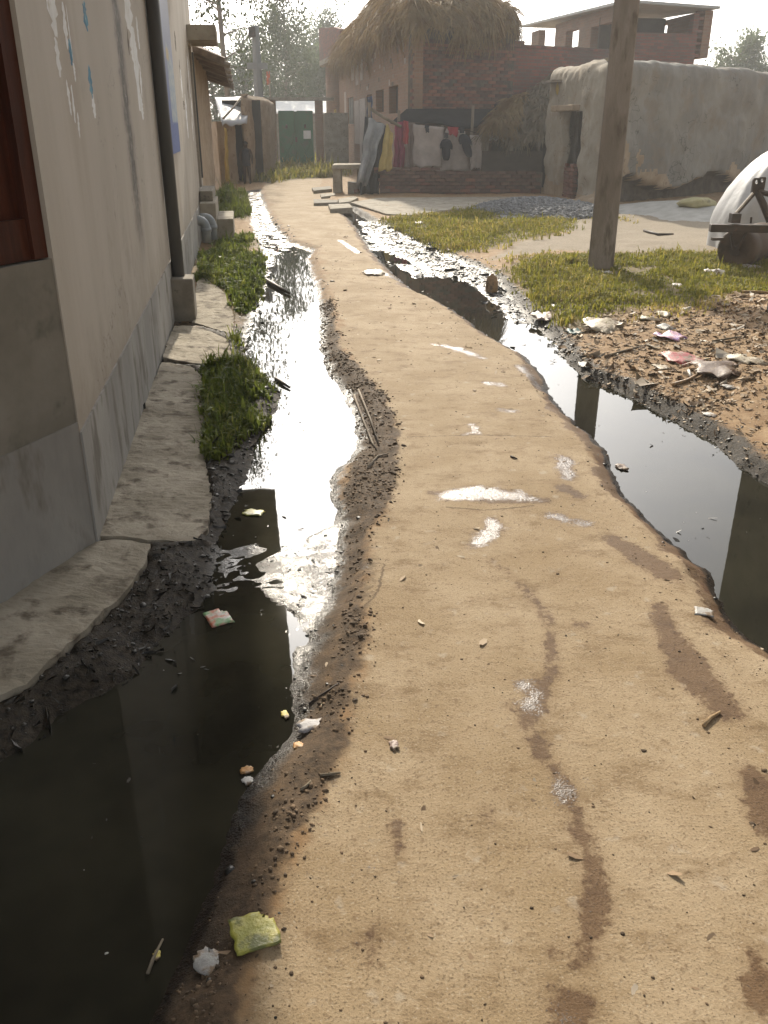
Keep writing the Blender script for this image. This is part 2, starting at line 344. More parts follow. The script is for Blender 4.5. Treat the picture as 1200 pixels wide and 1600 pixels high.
def water_mat():
    q = NT('black_drain_water'); v = q.coord('Object', (1, 1, 1))
    base = q.mix(q.ramp(q.noise(1.6, 4, .6, v), .3, .7), (.011, .011, .008), (.034, .032, .021))
    scum = q.ramp(q.noise(26, 5, .7, q.coord('Object', (1.6, .7, 1))), .67, .74)
    base = q.mix(q.math('MULTIPLY', scum, .5), base, (.05, .045, .035))
    m = q.out(base, q.math('ADD', .02, q.math('MULTIPLY', scum, .12)), q.bump(q.noise(5, 3, .5, v), .02, .01), IOR=1.38)
    return m
M['water'] = water_mat()

# ------------------------------------------------------------ terrain: lane, drains, banks in one height field
WZ = -.06
pl_left = [G(u, v, WZ) for u, v in [(404,298),(411,322),(424,352),(446,380),(487,393),(478,406),(490,440),(500,490),(500,530),(504,566),(528,606),(548,640),(558,680),(556,702),(532,730),(516,752),(512,775),(526,800),(528,838),(524,866),(512,930),(498,960),(478,1000),(466,1035),(459,1075),(458,1120),(446,1158),(408,1196),(378,1242),(352,1300),(332,1370),(308,1432),(284,1490),(254,1560),(225,1640)]]
pl_left += [Vector((-.62, .7, 0)), Vector((-2.0, .7, 0)), Vector((-1.9, 1.5, 0))]
pl_left += [G(u, v, WZ) for u, v in [(-40,1215),(50,1160),(92,1120),(150,1090),(200,1056),(232,1020),(292,962),(322,930),(332,900),(338,870),(342,838),(352,815),(372,782),(386,740),(396,698),(412,672),(432,640),(438,612),(405,590),(384,560),(378,535),(388,505),(402,475),(412,445),(418,415),(412,392),(402,370),(394,345),(387,318),(384,300)]]
pl_right = [G(u, v, WZ) for u, v in [(512,318),(530,330),(548,345),(566,370),(582,395),(604,418),(640,452),(690,475),(725,496),(752,520),(790,540),(822,560),(848,588),(862,622),(885,650),(922,680),(950,708),(962,748),(985,785),(1010,812),(1062,858),(1106,892),(1122,930),(1145,972),(1172,1000),(1230,1040)]]
pl_right += [Vector((1.6, 1.8, 0)), Vector((2.2, 2.4, 0)), Vector((2.3, 3.2, 0))]
pl_right += [G(u, v, WZ) for u, v in [(1240,790),(1200,757),(1150,728),(1118,694),(1066,664),(1020,640),(965,610),(912,592),(885,562),(868,536),(836,508),(806,478),(775,440),(735,418),(690,402),(630,370),(585,350),(560,335),(540,322)]]
bar_left = [G(u, v, WZ) for u, v in [(335,858),(395,845),(425,852),(470,838),(530,812),(540,850),(524,905),(505,965),(486,1000),(470,1060),(462,1120),(455,1118),(452,1010),(448,965),(420,952),(390,928),(335,945)]]
bar_left2 = [G(u, v, WZ) for u, v in [(384,300),(408,300),(424,345),(452,378),(470,395),(440,400),(425,440),(408,500),(384,545),(374,530),(400,450),(405,390),(385,330)]]
bar_right = [G(u, v, WZ) for u, v in [(555,342),(600,352),(680,392),(770,432),(806,478),(842,515),(878,552),(862,575),(800,520),(770,478),(700,440),(620,415),(580,390)]]
bar_right2 = [G(u, v, WZ) for u, v in [(580,392),(640,408),(700,436),(742,452),(790,520),(850,575),(800,540),(744,470),(690,462),(640,432)]]
pools_r = [[G(u, v, WZ) for u, v in P] for P in ([(640,434),(700,434),(742,450),(752,470),(720,478),(690,474),(650,455)], [(730,486),(768,494),(782,515),(765,524),(738,506)], [(582,392),(630,404),(640,414),(600,410)], [(780,505),(830,508),(850,540),(870,560),(845,575),(800,540)])]
road_c = [G(u, v) for u, v in [(478,283),(450,300),(452,320),(490,350),(530,400),(570,450),(600,500),(660,560),(720,650),(765,760),(800,900),(830,1050),(840,1250),(800,1640)]]
road_c = [Vector((-3.2, 33, 0))]+[Vector((-2.6,27,0))]+road_c[1:]+[Vector((.18, .3, 0)), Vector((.2, -8, 0))]

slabs = [[(-60,985),(0,948),(60,908),(150,848),(192,845),(236,849),(226,880),(200,918),(158,962),(98,1020),(40,1072),(-40,1110)],
         [(151,841),(160,800),(200,690),(235,610),(253,568),(300,571),(318,590),(322,650),(318,700),(330,770),(324,820),(298,843),(264,840),(230,843),(192,839)],
         [(255,561),(262,535),(273,510),(300,509),(330,516),(356,526),(362,548),(345,568),(300,566)],
         [(300,503),(304,470),(308,440),(320,430),(352,455),(366,490),(364,518),(332,510),(306,504)]]
def axis(segs):
    r = []
    for a, b, st in segs: r += list(np.arange(a, b-1e-6, st))
    return r
xs = axis([(-5, -1.75, .055), (-1.75, 3.0, .024), (3.0, 8, .07)])
g = .1; x = 8.0
while x < 260: xs.append(x); x += g; g *= 1.14
g = .08; x = -5.0; lo = []
while x > -260: x -= g; g *= 1.14; lo.append(x)
xs = np.array(lo[::-1]+xs)
ys = []; y = -1.5
while y < .8: ys.append(y); y += .08
while y < 44: ys.append(y); y += max(.018, .0068*y)
g = .4
while y < 300: ys.append(y); y += g; g *= 1.12
lo = []; y = -1.5; g = .12
while y > -40: y -= g; g *= 1.3; lo.append(y)
ys = np.array(lo[::-1]+ys)
XX, YY = np.meshgrid(xs, ys); PX, PY = XX.ravel(), YY.ravel()
near = (np.abs(PX) < 9) & (PY > -3) & (PY < 46)
def nearf(fn, far=9.0):
    r = np.full(PX.shape, far); r[near] = fn(PX[near], PY[near]); return r
dist = np.clip(PY, 1, 30)
wob = .018*fbm(PX, PY, 9, 4, 3)*np.sqrt(dist/2)+.012*fbm(PX, PY, 36, 3, 5)
dL = nearf(lambda x, y: sdf_poly(x, y, pl_left))+wob
dR = nearf(lambda x, y: sdf_poly(x, y, pl_right))+wob
dW = np.minimum(dL, dR)
cy = np.array([p.y for p in road_c])[::-1]; cx = np.array([p.x for p in road_c])[::-1]
rcx = np.interp(PY, cy, cx)
side = PX-rcx                                             # <0 left of the lane's middle line
def mids(poly, dflt):
    yy = np.arange(1.2, 26, .2); P2 = [(p[0], p[1]) for p in poly]; r = []; k = []
    for y in yy:
        xx = np.arange(-6, 4, .02); ins = sdf_poly(xx, np.full_like(xx, y), P2) < 0
        if ins.any(): r.append(xx[ins].mean()); k.append(y)
    return np.interp(PY, k, r)
mL, mR = mids(pl_left, -1), mids(pl_right, 1)
outL = (PX < mL) & (PY < 25.5); outR = (PX > mR) & (PY < 22.5)
outer = outL | outR
def zone(poly, e=.06): return sst(e, -e, nearf(lambda x, y: sdf_poly(x, y, poly))+wob)
zbL, zbL2, zbR, zbR2 = zone(bar_left, .05), zone(bar_left2, .1), zone(bar_right, .1), zone(bar_right2, .1)
zp = np.maximum.reduce([zone(p, .06) for p in pools_r])
# outer limits of the concrete lane beyond the drains
hwl = np.interp(PY, [0, 2.3, 4, 8, 14, 20, 25, 32, 40], [.6, .75, .7, .7, .65, .62, .7, .9, 1.0])
lane = sst(.12, -.04, np.abs(side)-hwl-.05*fbm(PX, PY, 3, 3, 8))
lane = np.where(PY < 22.5, ~outer*1.0, lane)*sst(-.02, .03, np.minimum(dL, dR))*sst(36, 33, PY)*(~outL)
yard = nearf(lambda x, y: sdf_poly(x, y, [G(*p) for p in [(800,345),(900,345),(905,318),(1000,330),(1115,345),(1115,395),(960,396),(870,392),(800,402),(770,408),(820,380),(900,366)]]))
sandm = sst(.4, -.3, yard)
rightbank = sst(0, .6, np.where(outR | ((PY >= 22.5) & (side > 1.2)), dR, -1))
leftbank = sst(0, .2, np.where(outL, dL, -1))
base = .003*fbm(PX, PY, 1.6, 3, 11)+.0011*fbm(PX, PY, 14, 4, 12)
rb = .03+.03*fbm(PX, PY, 1.3, 4, 21)+.016*fbm(PX, PY, 9, 4, 22)
slope = sst(1.7, 3.6, PX)*sst(9.2, 6.6, PY)*sst(2.5, 4.0, PY)
rb += slope*(.16+.05*fbm(PX, PY, 4, 4, 24)+.03*fbm(PX, PY, 17, 3, 26))
lb = -.018+.022*fbm(PX, PY, 6, 4, 31)+.012*fbm(PX, PY, 24, 3, 32)
Z = base+rightbank*(rb-base)+leftbank*(1-rightbank)*(lb-base)
# mud crumbs along both sides of the lane
vergeL = sst(.30, .02, np.where((side < 0) & ~outer, dL, 9))*sst(-.02, .02, dW)
strip = nearf(lambda x, y: sdf_line(x, y, [G(*p)[:2] for p in [(508,470),(512,545),(560,600),(592,660),(588,720),(565,790),(545,850),(560,920),(545,1010),(520,1090),(500,1180),(455,1260),(420,1340),(385,1420),(340,1520),(290,1640)]], [.06,.1,.1,.1,.13,.1,.05,.02,.035,.05,.06,.05,.05,.055,.06,.07]))+.05*fbm(PX, PY, 8, 4, 41)
stripm = sst(.05, -.05, strip)
Z += stripm*(.006+.02*np.maximum(fbm(PX, PY, 22, 4, 43), -.2))
Z += vergeL*.006*fbm(PX, PY, 30, 3, 45)
vergeR = sst(.2, .02, np.where((side > 0) & ~outer, dR, 9))
shore = WZ+np.where(dW < 0, np.maximum(dW*.45, -.1), dW*np.where(outR, .75, .5))
Z = np.minimum(Z, np.maximum(shore, -.2))
barz = WZ+.004+.02*fbm(PX, PY, 11, 5, 51, .65)
zb = np.maximum.reduce([zbL, zbL2*.95])
Z = Z*(1-zb)+zb*np.maximum(np.minimum(Z, .3), barz)
barzr = WZ+.012+.034*fbm(PX, PY, 5.5, 5, 53, .65)
zbr = np.maximum(zbR, zbR2)*(1-zp)
Z = Z*(1-zbr)+zbr*np.maximum(np.minimum(Z, WZ+.02), barzr)
far = sst(34, 60, np.hypot(PX, PY)); Z = Z*(1-far)
dS = np.minimum.reduce([nearf(lambda x, y, q_=q_: sdf_poly(x, y, [G(*p) for p in q_])) for q_ in slabs])
Z = np.where(outL & (dS > 0) & (dS < .09) & (dL > .05), np.maximum(Z, -.014-.25*dS+.008*fbm(PX, PY, 20, 3, 131)), Z)
Z = np.where(dS < -.004, np.minimum(Z, -.03-np.clip(-dS, 0, .06)), Z)
# far cover of the drains: nothing lower than the water outside the camera's surroundings
Z[~near] = np.maximum(Z[~near], 0.0)
# masks
mud = np.clip(np.maximum.reduce([sst(.075, .0, dW), zb, zbr*1.0, sst(.16, .02, np.where((side < 0) & ~outer, dL, 9)+.06*fbm(PX, PY, 9, 4, 111))*.55*sst(3, 2.4, PY), vergeL*.3]), 0, 1)
shoreR = sst(.22, .02, np.where(outR, dR, 9))
mud = np.maximum(mud, shoreR*.95)
leftmud = outL*sst(-.02, .02, dL)*sst(9, 6, PY)
mud = np.maximum(mud, leftmud*.95)
mud *= 1-far
mud[PY > 33] *= .2
def wl(pts, r): return [G(*p)[:2] for p in pts], r
wet_lines = [wl([(765,872),(800,900),(835,935),(858,975),(862,1045),(838,1100),(820,1130),(845,1170),(862,1205)], [.007,.008,.012,.016,.018,.035,.02,.022,.02]),
             wl([(862,1195),(880,1230),(900,1280),(925,1340),(932,1410),(922,1460),(908,1505)], [.02,.026,.022,.026,.03,.024,.018]),
             wl([(872,1570),(905,1575),(880,1620)], [.03,.035,.04]), wl([(868,1483),(870,1486)], [.012,.012]),
             wl([(795,1105),(825,1112)], [.012,.02]), wl([(905,975),(912,976)], [.018,.018]),
             wl([(955,840),(1000,870),(1050,900)], [.035,.06,.05]), wl([(1030,945),(1045,990),(1075,1045),(1135,1108)], [.028,.04,.07,.05]),
             wl([(1180,1220),(1215,1280)], [.045,.07]), wl([(1185,1490),(1190,1570)], [.016,.03]), wl([(880,760),(905,775)], [.035,.03]),
             wl([(760,1262),(762,1280)], [.01,.01]), wl([(620,1290),(618,1330)], [.012,.01]), wl([(680,770),(760,778),(850,782)], [.03,.06,.03]), wl([(580,1450),(576,1500)], [.014,.01])]
pool_lines = [wl([(678,537),(715,545),(755,560)], [.02,.05,.03]), wl([(760,598),(785,602)], [.035,.035]), wl([(785,640),(805,643)], [.02,.02]),
              wl([(700,775),(745,770),(800,772),(835,780)], [.05,.085,.05,.02]), wl([(742,850),(775,828),(770,812)], [.035,.035,.03]),
              wl([(880,715),(888,745)], [.04,.035]), wl([(865,805),(915,818)], [.03,.025]), wl([(738,662),(745,676),(720,678)], [.018,.02,.012]),
              wl([(815,1070),(840,1088),(828,1110)], [.015,.025,.018]), wl([(868,1212),(886,1250)], [.014,.018]), wl([(595,425),(640,440)], [.05, .05]), wl([(530,375),(560,395)], [.03, .05]), wl([(810,572),(845,600)], [.03, .03]), wl([(870,1580),(890,1600)], [.012,.02])]
wetd = np.minimum.reduce([nearf(lambda x, y, l=l: sdf_line(x, y, *l)) for l in wet_lines])
wetd = np.minimum(wetd, np.where((side > 0) & ~outer, dR-.1-.08*fbm(PX, PY, 5, 3, 71), 9))
wetd = np.minimum(wetd, np.where((side < 0) & ~outer, dL-.035, 9))
poold = np.minimum.reduce([nearf(lambda x, y, l=l: sdf_line(x, y, *l)) for l in pool_lines])
sparkL = np.where((side < 0) & ~outer, dL, 9)
ledge = sst(.10, .02, sparkL)*sst(1.45, 1.9, PY)*(sparkL > -.02)
wet = np.clip(.5-np.minimum(wetd, poold-.004)/.09, 0, 1)
pool = np.clip(.5-poold/.08, 0, 1)
shR = np.where((side > 0) & ~outer, dR, 9)
pool = np.maximum.reduce([pool, zb*.62, zbr*.4, ledge*.6, sst(.08, .01, shR)*.5])*(1-far)
tuft_px = [[(306,580),(345,556),(400,560),(432,596),(436,640),(405,665),(372,690),(345,720),(312,715),(303,650)], [(310,392),(372,392),(412,398),(420,430),(410,470),(372,492),(350,450),(308,432)],
           [(336,306),(352,294),(385,300),(392,328),(384,342),(342,338)], [(330,372),(396,366),(400,384),(340,388)]]
tufts = [[G(*p) for p in t] for t in tuft_px]
right_px = [[(572,350),(610,342),(680,338),(735,322),(800,336),(900,348),(908,362),(830,376),(770,392),(700,398),(640,380)],
            [(786,424),(850,404),(930,398),(1010,398),(1120,402),(1260,398),(1270,470),(1180,474),(1090,490),(1000,492),(940,505),(870,520),(826,484)], [(370,262),(540,262),(540,277),(470,280),(425,286),(378,284)]]
rights = [[G(*p) for p in t] for t in right_px]
gd = np.minimum.reduce([nearf(lambda x, y, t=t: sdf_poly(x, y, t)) for t in tufts+rights])
grass = sst(.25, -.2, gd+.25*fbm(PX, PY, 2.5, 4, 81))*.95
grass = np.maximum(grass, far*.8)
mud *= np.where(PY > 13, 1-.8*grass*(zbr < .1), 1)
edgeL = sst(.34, .0, np.where((side < 0) & ~outer, dL, 9)+.12*fbm(PX, PY, 4, 4, 101)); edgeR = sst(.16, 0, np.where((side > 0) & ~outer, dR, 9)+.08*fbm(PX, PY, 5, 4, 102))
conc = lane*(1-.75*np.maximum(edgeL, edgeR)-.5*stripm)
conc = np.clip(conc, 0, 1)
nx, ny = len(xs), len(ys)
idx = np.arange(nx*ny).reshape(ny, nx)
Q = np.stack([idx[:-1, :-1], idx[:-1, 1:], idx[1:, 1:], idx[1:, :-1]], -1).reshape(-1, 4)
isroad = (lane[Q].mean(1) > .5)
V = np.stack([PX, PY, Z], 1); sheen = np.clip(np.maximum.reduce([zb, zbr, ledge]), 0, 1)
crk = np.full(PX.shape, 1.0)
for (pa, pb, pc) in (((632, 683), (740, 679), (868, 682)), ((690, 792), (760, 797), (842, 789)), ((560, 960), (590, 925), (600, 880))):
    a_, b_, c_ = G(*pa), G(*pb), G(*pc)
    if abs(a_.y-c_.y) < abs(a_.x-c_.x):
        dd = PY-np.interp(PX, [a_.x, b_.x, c_.x], [a_.y, b_.y, c_.y]); ok = (PX > a_.x) & (PX < c_.x) & (np.abs(dd) < .1)
    else:
        dd = PX-np.interp(PY, [a_.y, b_.y, c_.y], [a_.x, b_.x, c_.x]); ok = (PY > a_.y) & (PY < c_.y) & (np.abs(dd) < .1)
    crk = np.where(ok, dd, crk)
clod = np.clip(np.maximum(stripm*.95, vergeL*(.45+.4*sst(3.4, 2.6, PY)))*(~outer), 0, 1)
A = dict(clod=clod, crk=crk, sheen=sheen, conc=conc, mud=mud, wet=wet, pool=pool, grass=grass, sand=sandm)
for nme, sel in (('ground', ~isroad), ('road', isroad)):
    used, inv = np.unique(Q[sel], return_inverse=True)
    o = np_mesh(nme, V[used], inv.reshape(-1, 4), M['ground'], None, True, {k: a[used] for k, a in A.items()})
    tag(o, kind='structure')
from math import floor
def hz(x, y):                                     # terrain height by bilinear lookup
    i = min(max(int(np.searchsorted(xs, x))-1, 0), nx-2); j = min(max(int(np.searchsorted(ys, y))-1, 0), ny-2)
    fx = (x-xs[i])/(xs[i+1]-xs[i]); fy = (y-ys[j])/(ys[j+1]-ys[j]); Zg = Z.reshape(ny, nx)
    return float((Zg[j, i]*(1-fx)+Zg[j, i+1]*fx)*(1-fy)+(Zg[j+1, i]*(1-fx)+Zg[j+1, i+1]*fx)*fy)
def hzv(x, y):
    i = np.clip(np.searchsorted(xs, x)-1, 0, nx-2); j = np.clip(np.searchsorted(ys, y)-1, 0, ny-2)
    fx = (x-xs[i])/(xs[i+1]-xs[i]); fy = (y-ys[j])/(ys[j+1]-ys[j]); Zg = Z.reshape(ny, nx)
    return (Zg[j, i]*(1-fx)+Zg[j, i+1]*fx)*(1-fy)+(Zg[j+1, i]*(1-fx)+Zg[j+1, i+1]*fx)*fy
def lookup(arr, x, y):
    i = np.clip(np.searchsorted(xs, x)-1, 0, nx-2); j = np.clip(np.searchsorted(ys, y)-1, 0, ny-2)
    return arr.reshape(ny, nx)[j, i]
# drain water, one sheet each side; the banks above hide its outer border
for sgn, out in ((-1, -2.3), (1, 2.2)):
    v = []; f = []
    yy = list(np.linspace(.45, 27, 60))
    for k, y in enumerate(yy):
        c = float(np.interp(y, cy, cx)); o_ = c+out*(1 if y < 14 else .75)
        v += [(c, y, WZ), (o_, y, WZ)]
        if k: b = 2*k; f.append((b-2, b-1, b+1, b) if sgn < 0 else (b-2, b, b+1, b-1))
    me = bpy.data.meshes.new('drain_water'); me.from_pydata(v, [], f); me.update()
    tag(new_obj('drain_water', me, M['water']), kind='structure')

# ------------------------------------------------------------ near house on the left
HC = Vector((-1.13, 3.05, 0)); HA = 8.6
house = thing('plastered_house', 'beige plastered house on the left with brown door and grey plinth', 'house', HC, math.radians(HA))
def grid_panel(s0, s1, z0, z1, holes, depth, x=0.0, step=.25):
    """wall panel in the house frame on the plane x, solid back to x-depth, with openings"""
    ss = sorted({s0, s1, *[h for q in holes for h in q[:2]], *np.arange(s0+step, s1-.05, step).round(3)})
    zz = sorted({z0, z1, *[h for q in holes for h in q[2:]], *np.arange(z0+step, z1-.05, step).round(3)})
    solid = lambda i, j: 0 <= i < len(ss)-1 and 0 <= j < len(zz)-1 and not any(h[0]-1e-6 <= ss[i] and ss[i+1] <= h[1]+1e-6 and h[2]-1e-6 <= zz[j] and zz[j+1] <= h[3]+1e-6 for h in holes)
    m = MB()
    vid = {}
    def V_(i, j, b):
        if (i, j, b) not in vid: vid[(i, j, b)] = len(m.v); m.v.append((x-(depth if b else 0), ss[i], zz[j]))
        return vid[(i, j, b)]
    for i in range(len(ss)-1):
        for j in range(len(zz)-1):
            if not solid(i, j): continue
            m.f.append((V_(i, j, 0), V_(i+1, j, 0), V_(i+1, j+1, 0), V_(i, j+1, 0)))
            m.f.append((V_(i, j, 1), V_(i, j+1, 1), V_(i+1, j+1, 1), V_(i+1, j, 1)))
            for (di, dj, a, b) in ((-1, 0, (i, j), (i, j+1)), (1, 0, (i+1, j+1), (i+1, j)), (0, -1, (i+1, j), (i, j)), (0, 1, (i, j+1), (i+1, j+1))):
                if not solid(i+di, j+dj): m.f.append((V_(*a, 0), V_(*b, 0), V_(*b, 1), V_(*a, 1)))
    return m
HL = 12.0
grid_panel(0, HL, -.15, 4.2, [(10.75, 11.55, .62, 2.55)], .25).build('wall', M['house'], house)
m = MB(); m.box(-.32, -.26, 10.7, 11.6, .5, 2.6); m.build('door', M['dark'], house)
# plinth: slightly proud band
grid_panel(0.0, HL, -.15, .46, [], .25, .008, 2).build('plinth', M['plinth'], house)
MB().box(-4, -.255, -.0, HL, -.1, 4.15).build('core', M['dark_room'], house) if False else None
# chamfered corner wall with the brown door (goes back towards the camera)
ca = math.radians(-28.6)
Mx = Matrix.Rotation(ca, 4, 'Z')
def chamf(x0, x1, y0, y1, z0, z1): return MB().box(x0, x1, y0, y1, z0, z1, Mx)
chamf(-.25, 0, -3.2, -.004, -.15, .5).build('plinth', M['plinth'], house)
chamf(-.25, -.004, -3.2, -.004, .5, 1.085).build('wall', M['sill_plaster'], house)
d = chamf(-.16, -.05, -1.25, -.008, 1.087, 3.15); door = d.build('door', M['wood_red'], house)
chamf(-.049, -.012, -.075, -.01, 1.09, 3.15).build('door_frame', M['wood_red'], door)
chamf(-.049, -.026, -1.25, -.077, 1.09, 1.22).build('door_rail', M['wood_red'], door)
chamf(-.049, -.026, -1.25, -.077, 1.86, 1.98).build('door_rail', M['wood_red'], door)
chamf(-.049, -.026, -.3, -.22, 1.22, 1.86).build('door_stile', M['wood_red'], door)
chamf(-.25, -.004, -3.2, -1.25, 1.085, 4.2).build('wall', M['house'], house)
chamf(-.25, -.004, -1.25, -.004, 3.2, 4.2).build('wall', M['house'], house)
# balcony slab high above the lane side and flat roof
MB().box(-5, .83, -3.5, 8.69, 3.26, 3.42).build('balcony_slab', M['cement'], house)
MB().box(-5, -.25, HL-.25, HL-.01, -.15, 4.2).build('end_wall', M['house'], house)
MB().box(-5, .03, 8.7, HL+.05, 4.2, 4.32).build('roof_slab', M['cement'], house)
MB().box(.76, .83, -3.5, 8.69, 3.42, 4.3).build('balcony_parapet', M['house'], house)
# sunshade slab above the far door, drain pipe with its block
MB().box(0, .4, 10.62, 11.75, 2.58, 2.77).build('sunshade', M['cement'], house, bevel=.01)
MB().tube([(.055, 4.55, 4.0), (.055, 4.55, 1.6), (.06, 4.5, .33)], .052, 12).build('drain_pipe', M['pipe'], house, True)
MB().box(.0, .185, 4.33, 4.6, -.06, .335).build('pipe_block', M['conc_dark'], house, bevel=.012)
MB().tube([(.012, 11.66, 2.5), (.012, 11.66, .75)], .014, 8).build('conduit', M['pipe'], house)
# torn paper left on the wall
M['paper'] = pm('old_white_paper', (.72, .73, .72), (.82, .83, .83), 9, .9, 0, c3=(.6, .57, .52), sc3=14)
M['paper_blue'] = pm('blue_printed_paper', (.03, .14, .25), (.1, .3, .42), 12, .8, .1, c3=(.5, .52, .52), sc3=18)
def scrap(s, z, w_, h_, mat, n=11, lean=0, seed=0):
    r = random.Random(seed); L_ = []; R_ = []
    for i in range(n):
        t = i/(n-1); ww = 2.1*w_*(.25+.75*math.sin(math.pi*min(max(t*.9+.05, 0), 1)))*r.uniform(.45, 1)
        c = s+lean*(t-.5)+r.uniform(-.18, .18)*w_
        L_.append((c-ww/2, z-h_/2+h_*t)); R_.append((c+ww/2, z-h_/2+h_*t))
    m = MB(); v = []
    for (a, b) in zip(L_, R_): v += [(.0006, a[0], a[1]), (.0009, (a[0]+b[0])/2, a[1]+r.uniform(-.006, .006)), (.0006, b[0], b[1])]
    f = []
    for i in range(n-1):
        for k in range(2): f.append((3*i+k, 3*i+k+1, 3*i+k+4, 3*i+k+3))
    m.add(v, f); m.add([(q[0]-.0004, q[1], q[2]) for q in v], [q[::-1] for q in f])
    return m.build('paper_scrap', mat, house)
for k, (s_, z_, w_, h_, mt, ln) in enumerate([(.62,1.9,.1,.2,'paper',0),(.6,1.73,.05,.13,'paper',0),(.85,1.86,.045,.16,'paper',.03),(.9,1.77,.05,.1,'paper_blue',.02),(.93,1.7,.03,.07,'paper',0),
        (1.42,1.95,.08,.12,'paper_blue',0),(1.33,1.68,.06,.14,'paper_blue',0),(1.34,1.58,.05,.1,'paper',0),(.72,1.6,.03,.12,'paper',0),(.8,1.58,.03,.14,'paper',.02),(.86,1.5,.025,.09,'paper',.02),(.93,1.84,.012,.2,'paper',0),
        (3.28,2.22,.25,.34,'paper',.05),(3.42,1.84,.17,.5,'paper',.1),(3.34,1.98,.2,.22,'paper',.05),(3.62,1.78,.06,.2,'paper',.05),(3.75,2.08,.09,.2,'paper',.0),(3.5,1.62,.1,.16,'paper',0),
        (8.9,1.6,.16,.5,'paper',.08),(8.4,1.95,.12,.3,'paper',0),(10.2,2.1,.1,.5,'paper',.0),(10.35,1.7,.08,.4,'paper',0),(10.1,1.45,.07,.3,'paper',0)]):
    scrap(s_, z_, w_, h_, M[mt], 13, ln, k+3)
M['damp_spot'] = pm('peeled_plaster', (.12, .1, .08), (.2, .17, .13), 20, .95, .3)
for k, (s_, z_, w_, h_) in enumerate([(3.08,1.98,.05,.16),(7.9,2.35,.14,.2),(8.3,2.1,.08,.2),(8.5,1.72,.2,.1),(9.7,1.95,.1,.25)]):
    o = scrap(s_, z_, w_, h_, M['damp_spot'], 9, .03, k+60); o.name = 'peeled_patch'
# blue poster
def poster_mat():
    q = NT('blue_poster_print'); c = q.n('ShaderNodeTexCoord'); sp = q.n('ShaderNodeSeparateXYZ'); q.l(c.outputs['Generated'], sp.inputs[0])
    Y, Zc = sp.outputs[1], sp.outputs[2]; v = q.coord('Object', (1, 1, 1))
    base = q.mix(q.ramp(Zc, .1, .8), (.055, .10, .30), (.28, .31, .42))
    tri = q.math('MULTIPLY', q.ramp(Y, .45, .5), q.math('MULTIPLY', q.ramp(Zc, .18, .2), q.math('SUBTRACT', 1.0, q.ramp(q.math('ADD', Zc, q.math('MULTIPLY', Y, .25)), .78, .8))))
    base = q.mix(q.math('MULTIPLY', tri, .85), base, q.mix(q.ramp(q.noise(14, 3, .5, v), .4, .6), (.42, .46, .44), (.25, .33, .42)))
    y2 = q.math('MULTIPLY', q.math('MULTIPLY', q.ramp(Y, .42, .45), q.math('SUBTRACT', 1.0, q.ramp(Y, .62, .66))), q.math('MULTIPLY', q.ramp(Zc, .55, .57), q.math('SUBTRACT', 1.0, q.ramp(Zc, .62, .64))))
    base = q.mix(q.math('MULTIPLY', y2, .8), base, (.55, .42, .16))
    st = q.math('MULTIPLY', q.ramp(q.noise(30, 3, .6, v), .62, .7), q.math('SUBTRACT', 1.0, q.ramp(Zc, .2, .24)))
    base = q.mix(q.math('MULTIPLY', st, .6), base, (.4, .42, .5))
    return q.out(base, .55)
M['poster'] = poster_mat()
ps = grid_panel(5.55, 7.05, 1.25, 2.72, [], .004, .0065, .3).build('poster', M['poster'])
ps.location = HC; ps.rotation_euler = (0, 0, math.radians(HA))
tag(ps, 'tall faded blue poster pasted on the beige wall beyond the downpipe', 'poster')
# concrete doorsteps with pipes under them
steps = thing('concrete_steps', 'three small concrete doorsteps below the far door of the beige house', 'steps', HC, math.radians(HA))
MB().box(.012, .24, 9.95, 11.3, -.1, .5).build('step', M['cement'], steps, bevel=.012)
MB().box(.243, .47, 9.97, 11.25, -.1, .285).build('step', M['cement'], steps, bevel=.012)
MB().box(.012, .2, 10.3, 11.5, .503, .64).build('step', M['conc_dark'], steps, bevel=.012)
for k, (xx, yy) in enumerate([(.02, 9.25), (.09, 9.6)]):
    pts = [(xx-.06, yy, .33), (xx, yy, .335)]+[(xx+.09*math.sin(a), yy, .24+.095*math.cos(a)) for a in np.linspace(.2, math.pi/2, 6)]+[(xx+.09, yy, .05)]
    p = thing('waste_pipe', ['grey bent waste pipe coming out of the wall, nearer the downpipe', 'grey bent waste pipe nearest the concrete steps'][k], 'pipe', HC, math.radians(HA), 'waste pipes by the steps')
    MB().tube(pts, .062, 12).build('pipe_bend', M['elbow'], p, True)
    MB().tube([pts[-2], (pts[-2][0], yy, pts[-2][2]-.05)], .072, 12).build('pipe_collar', M['elbow'], p, True)

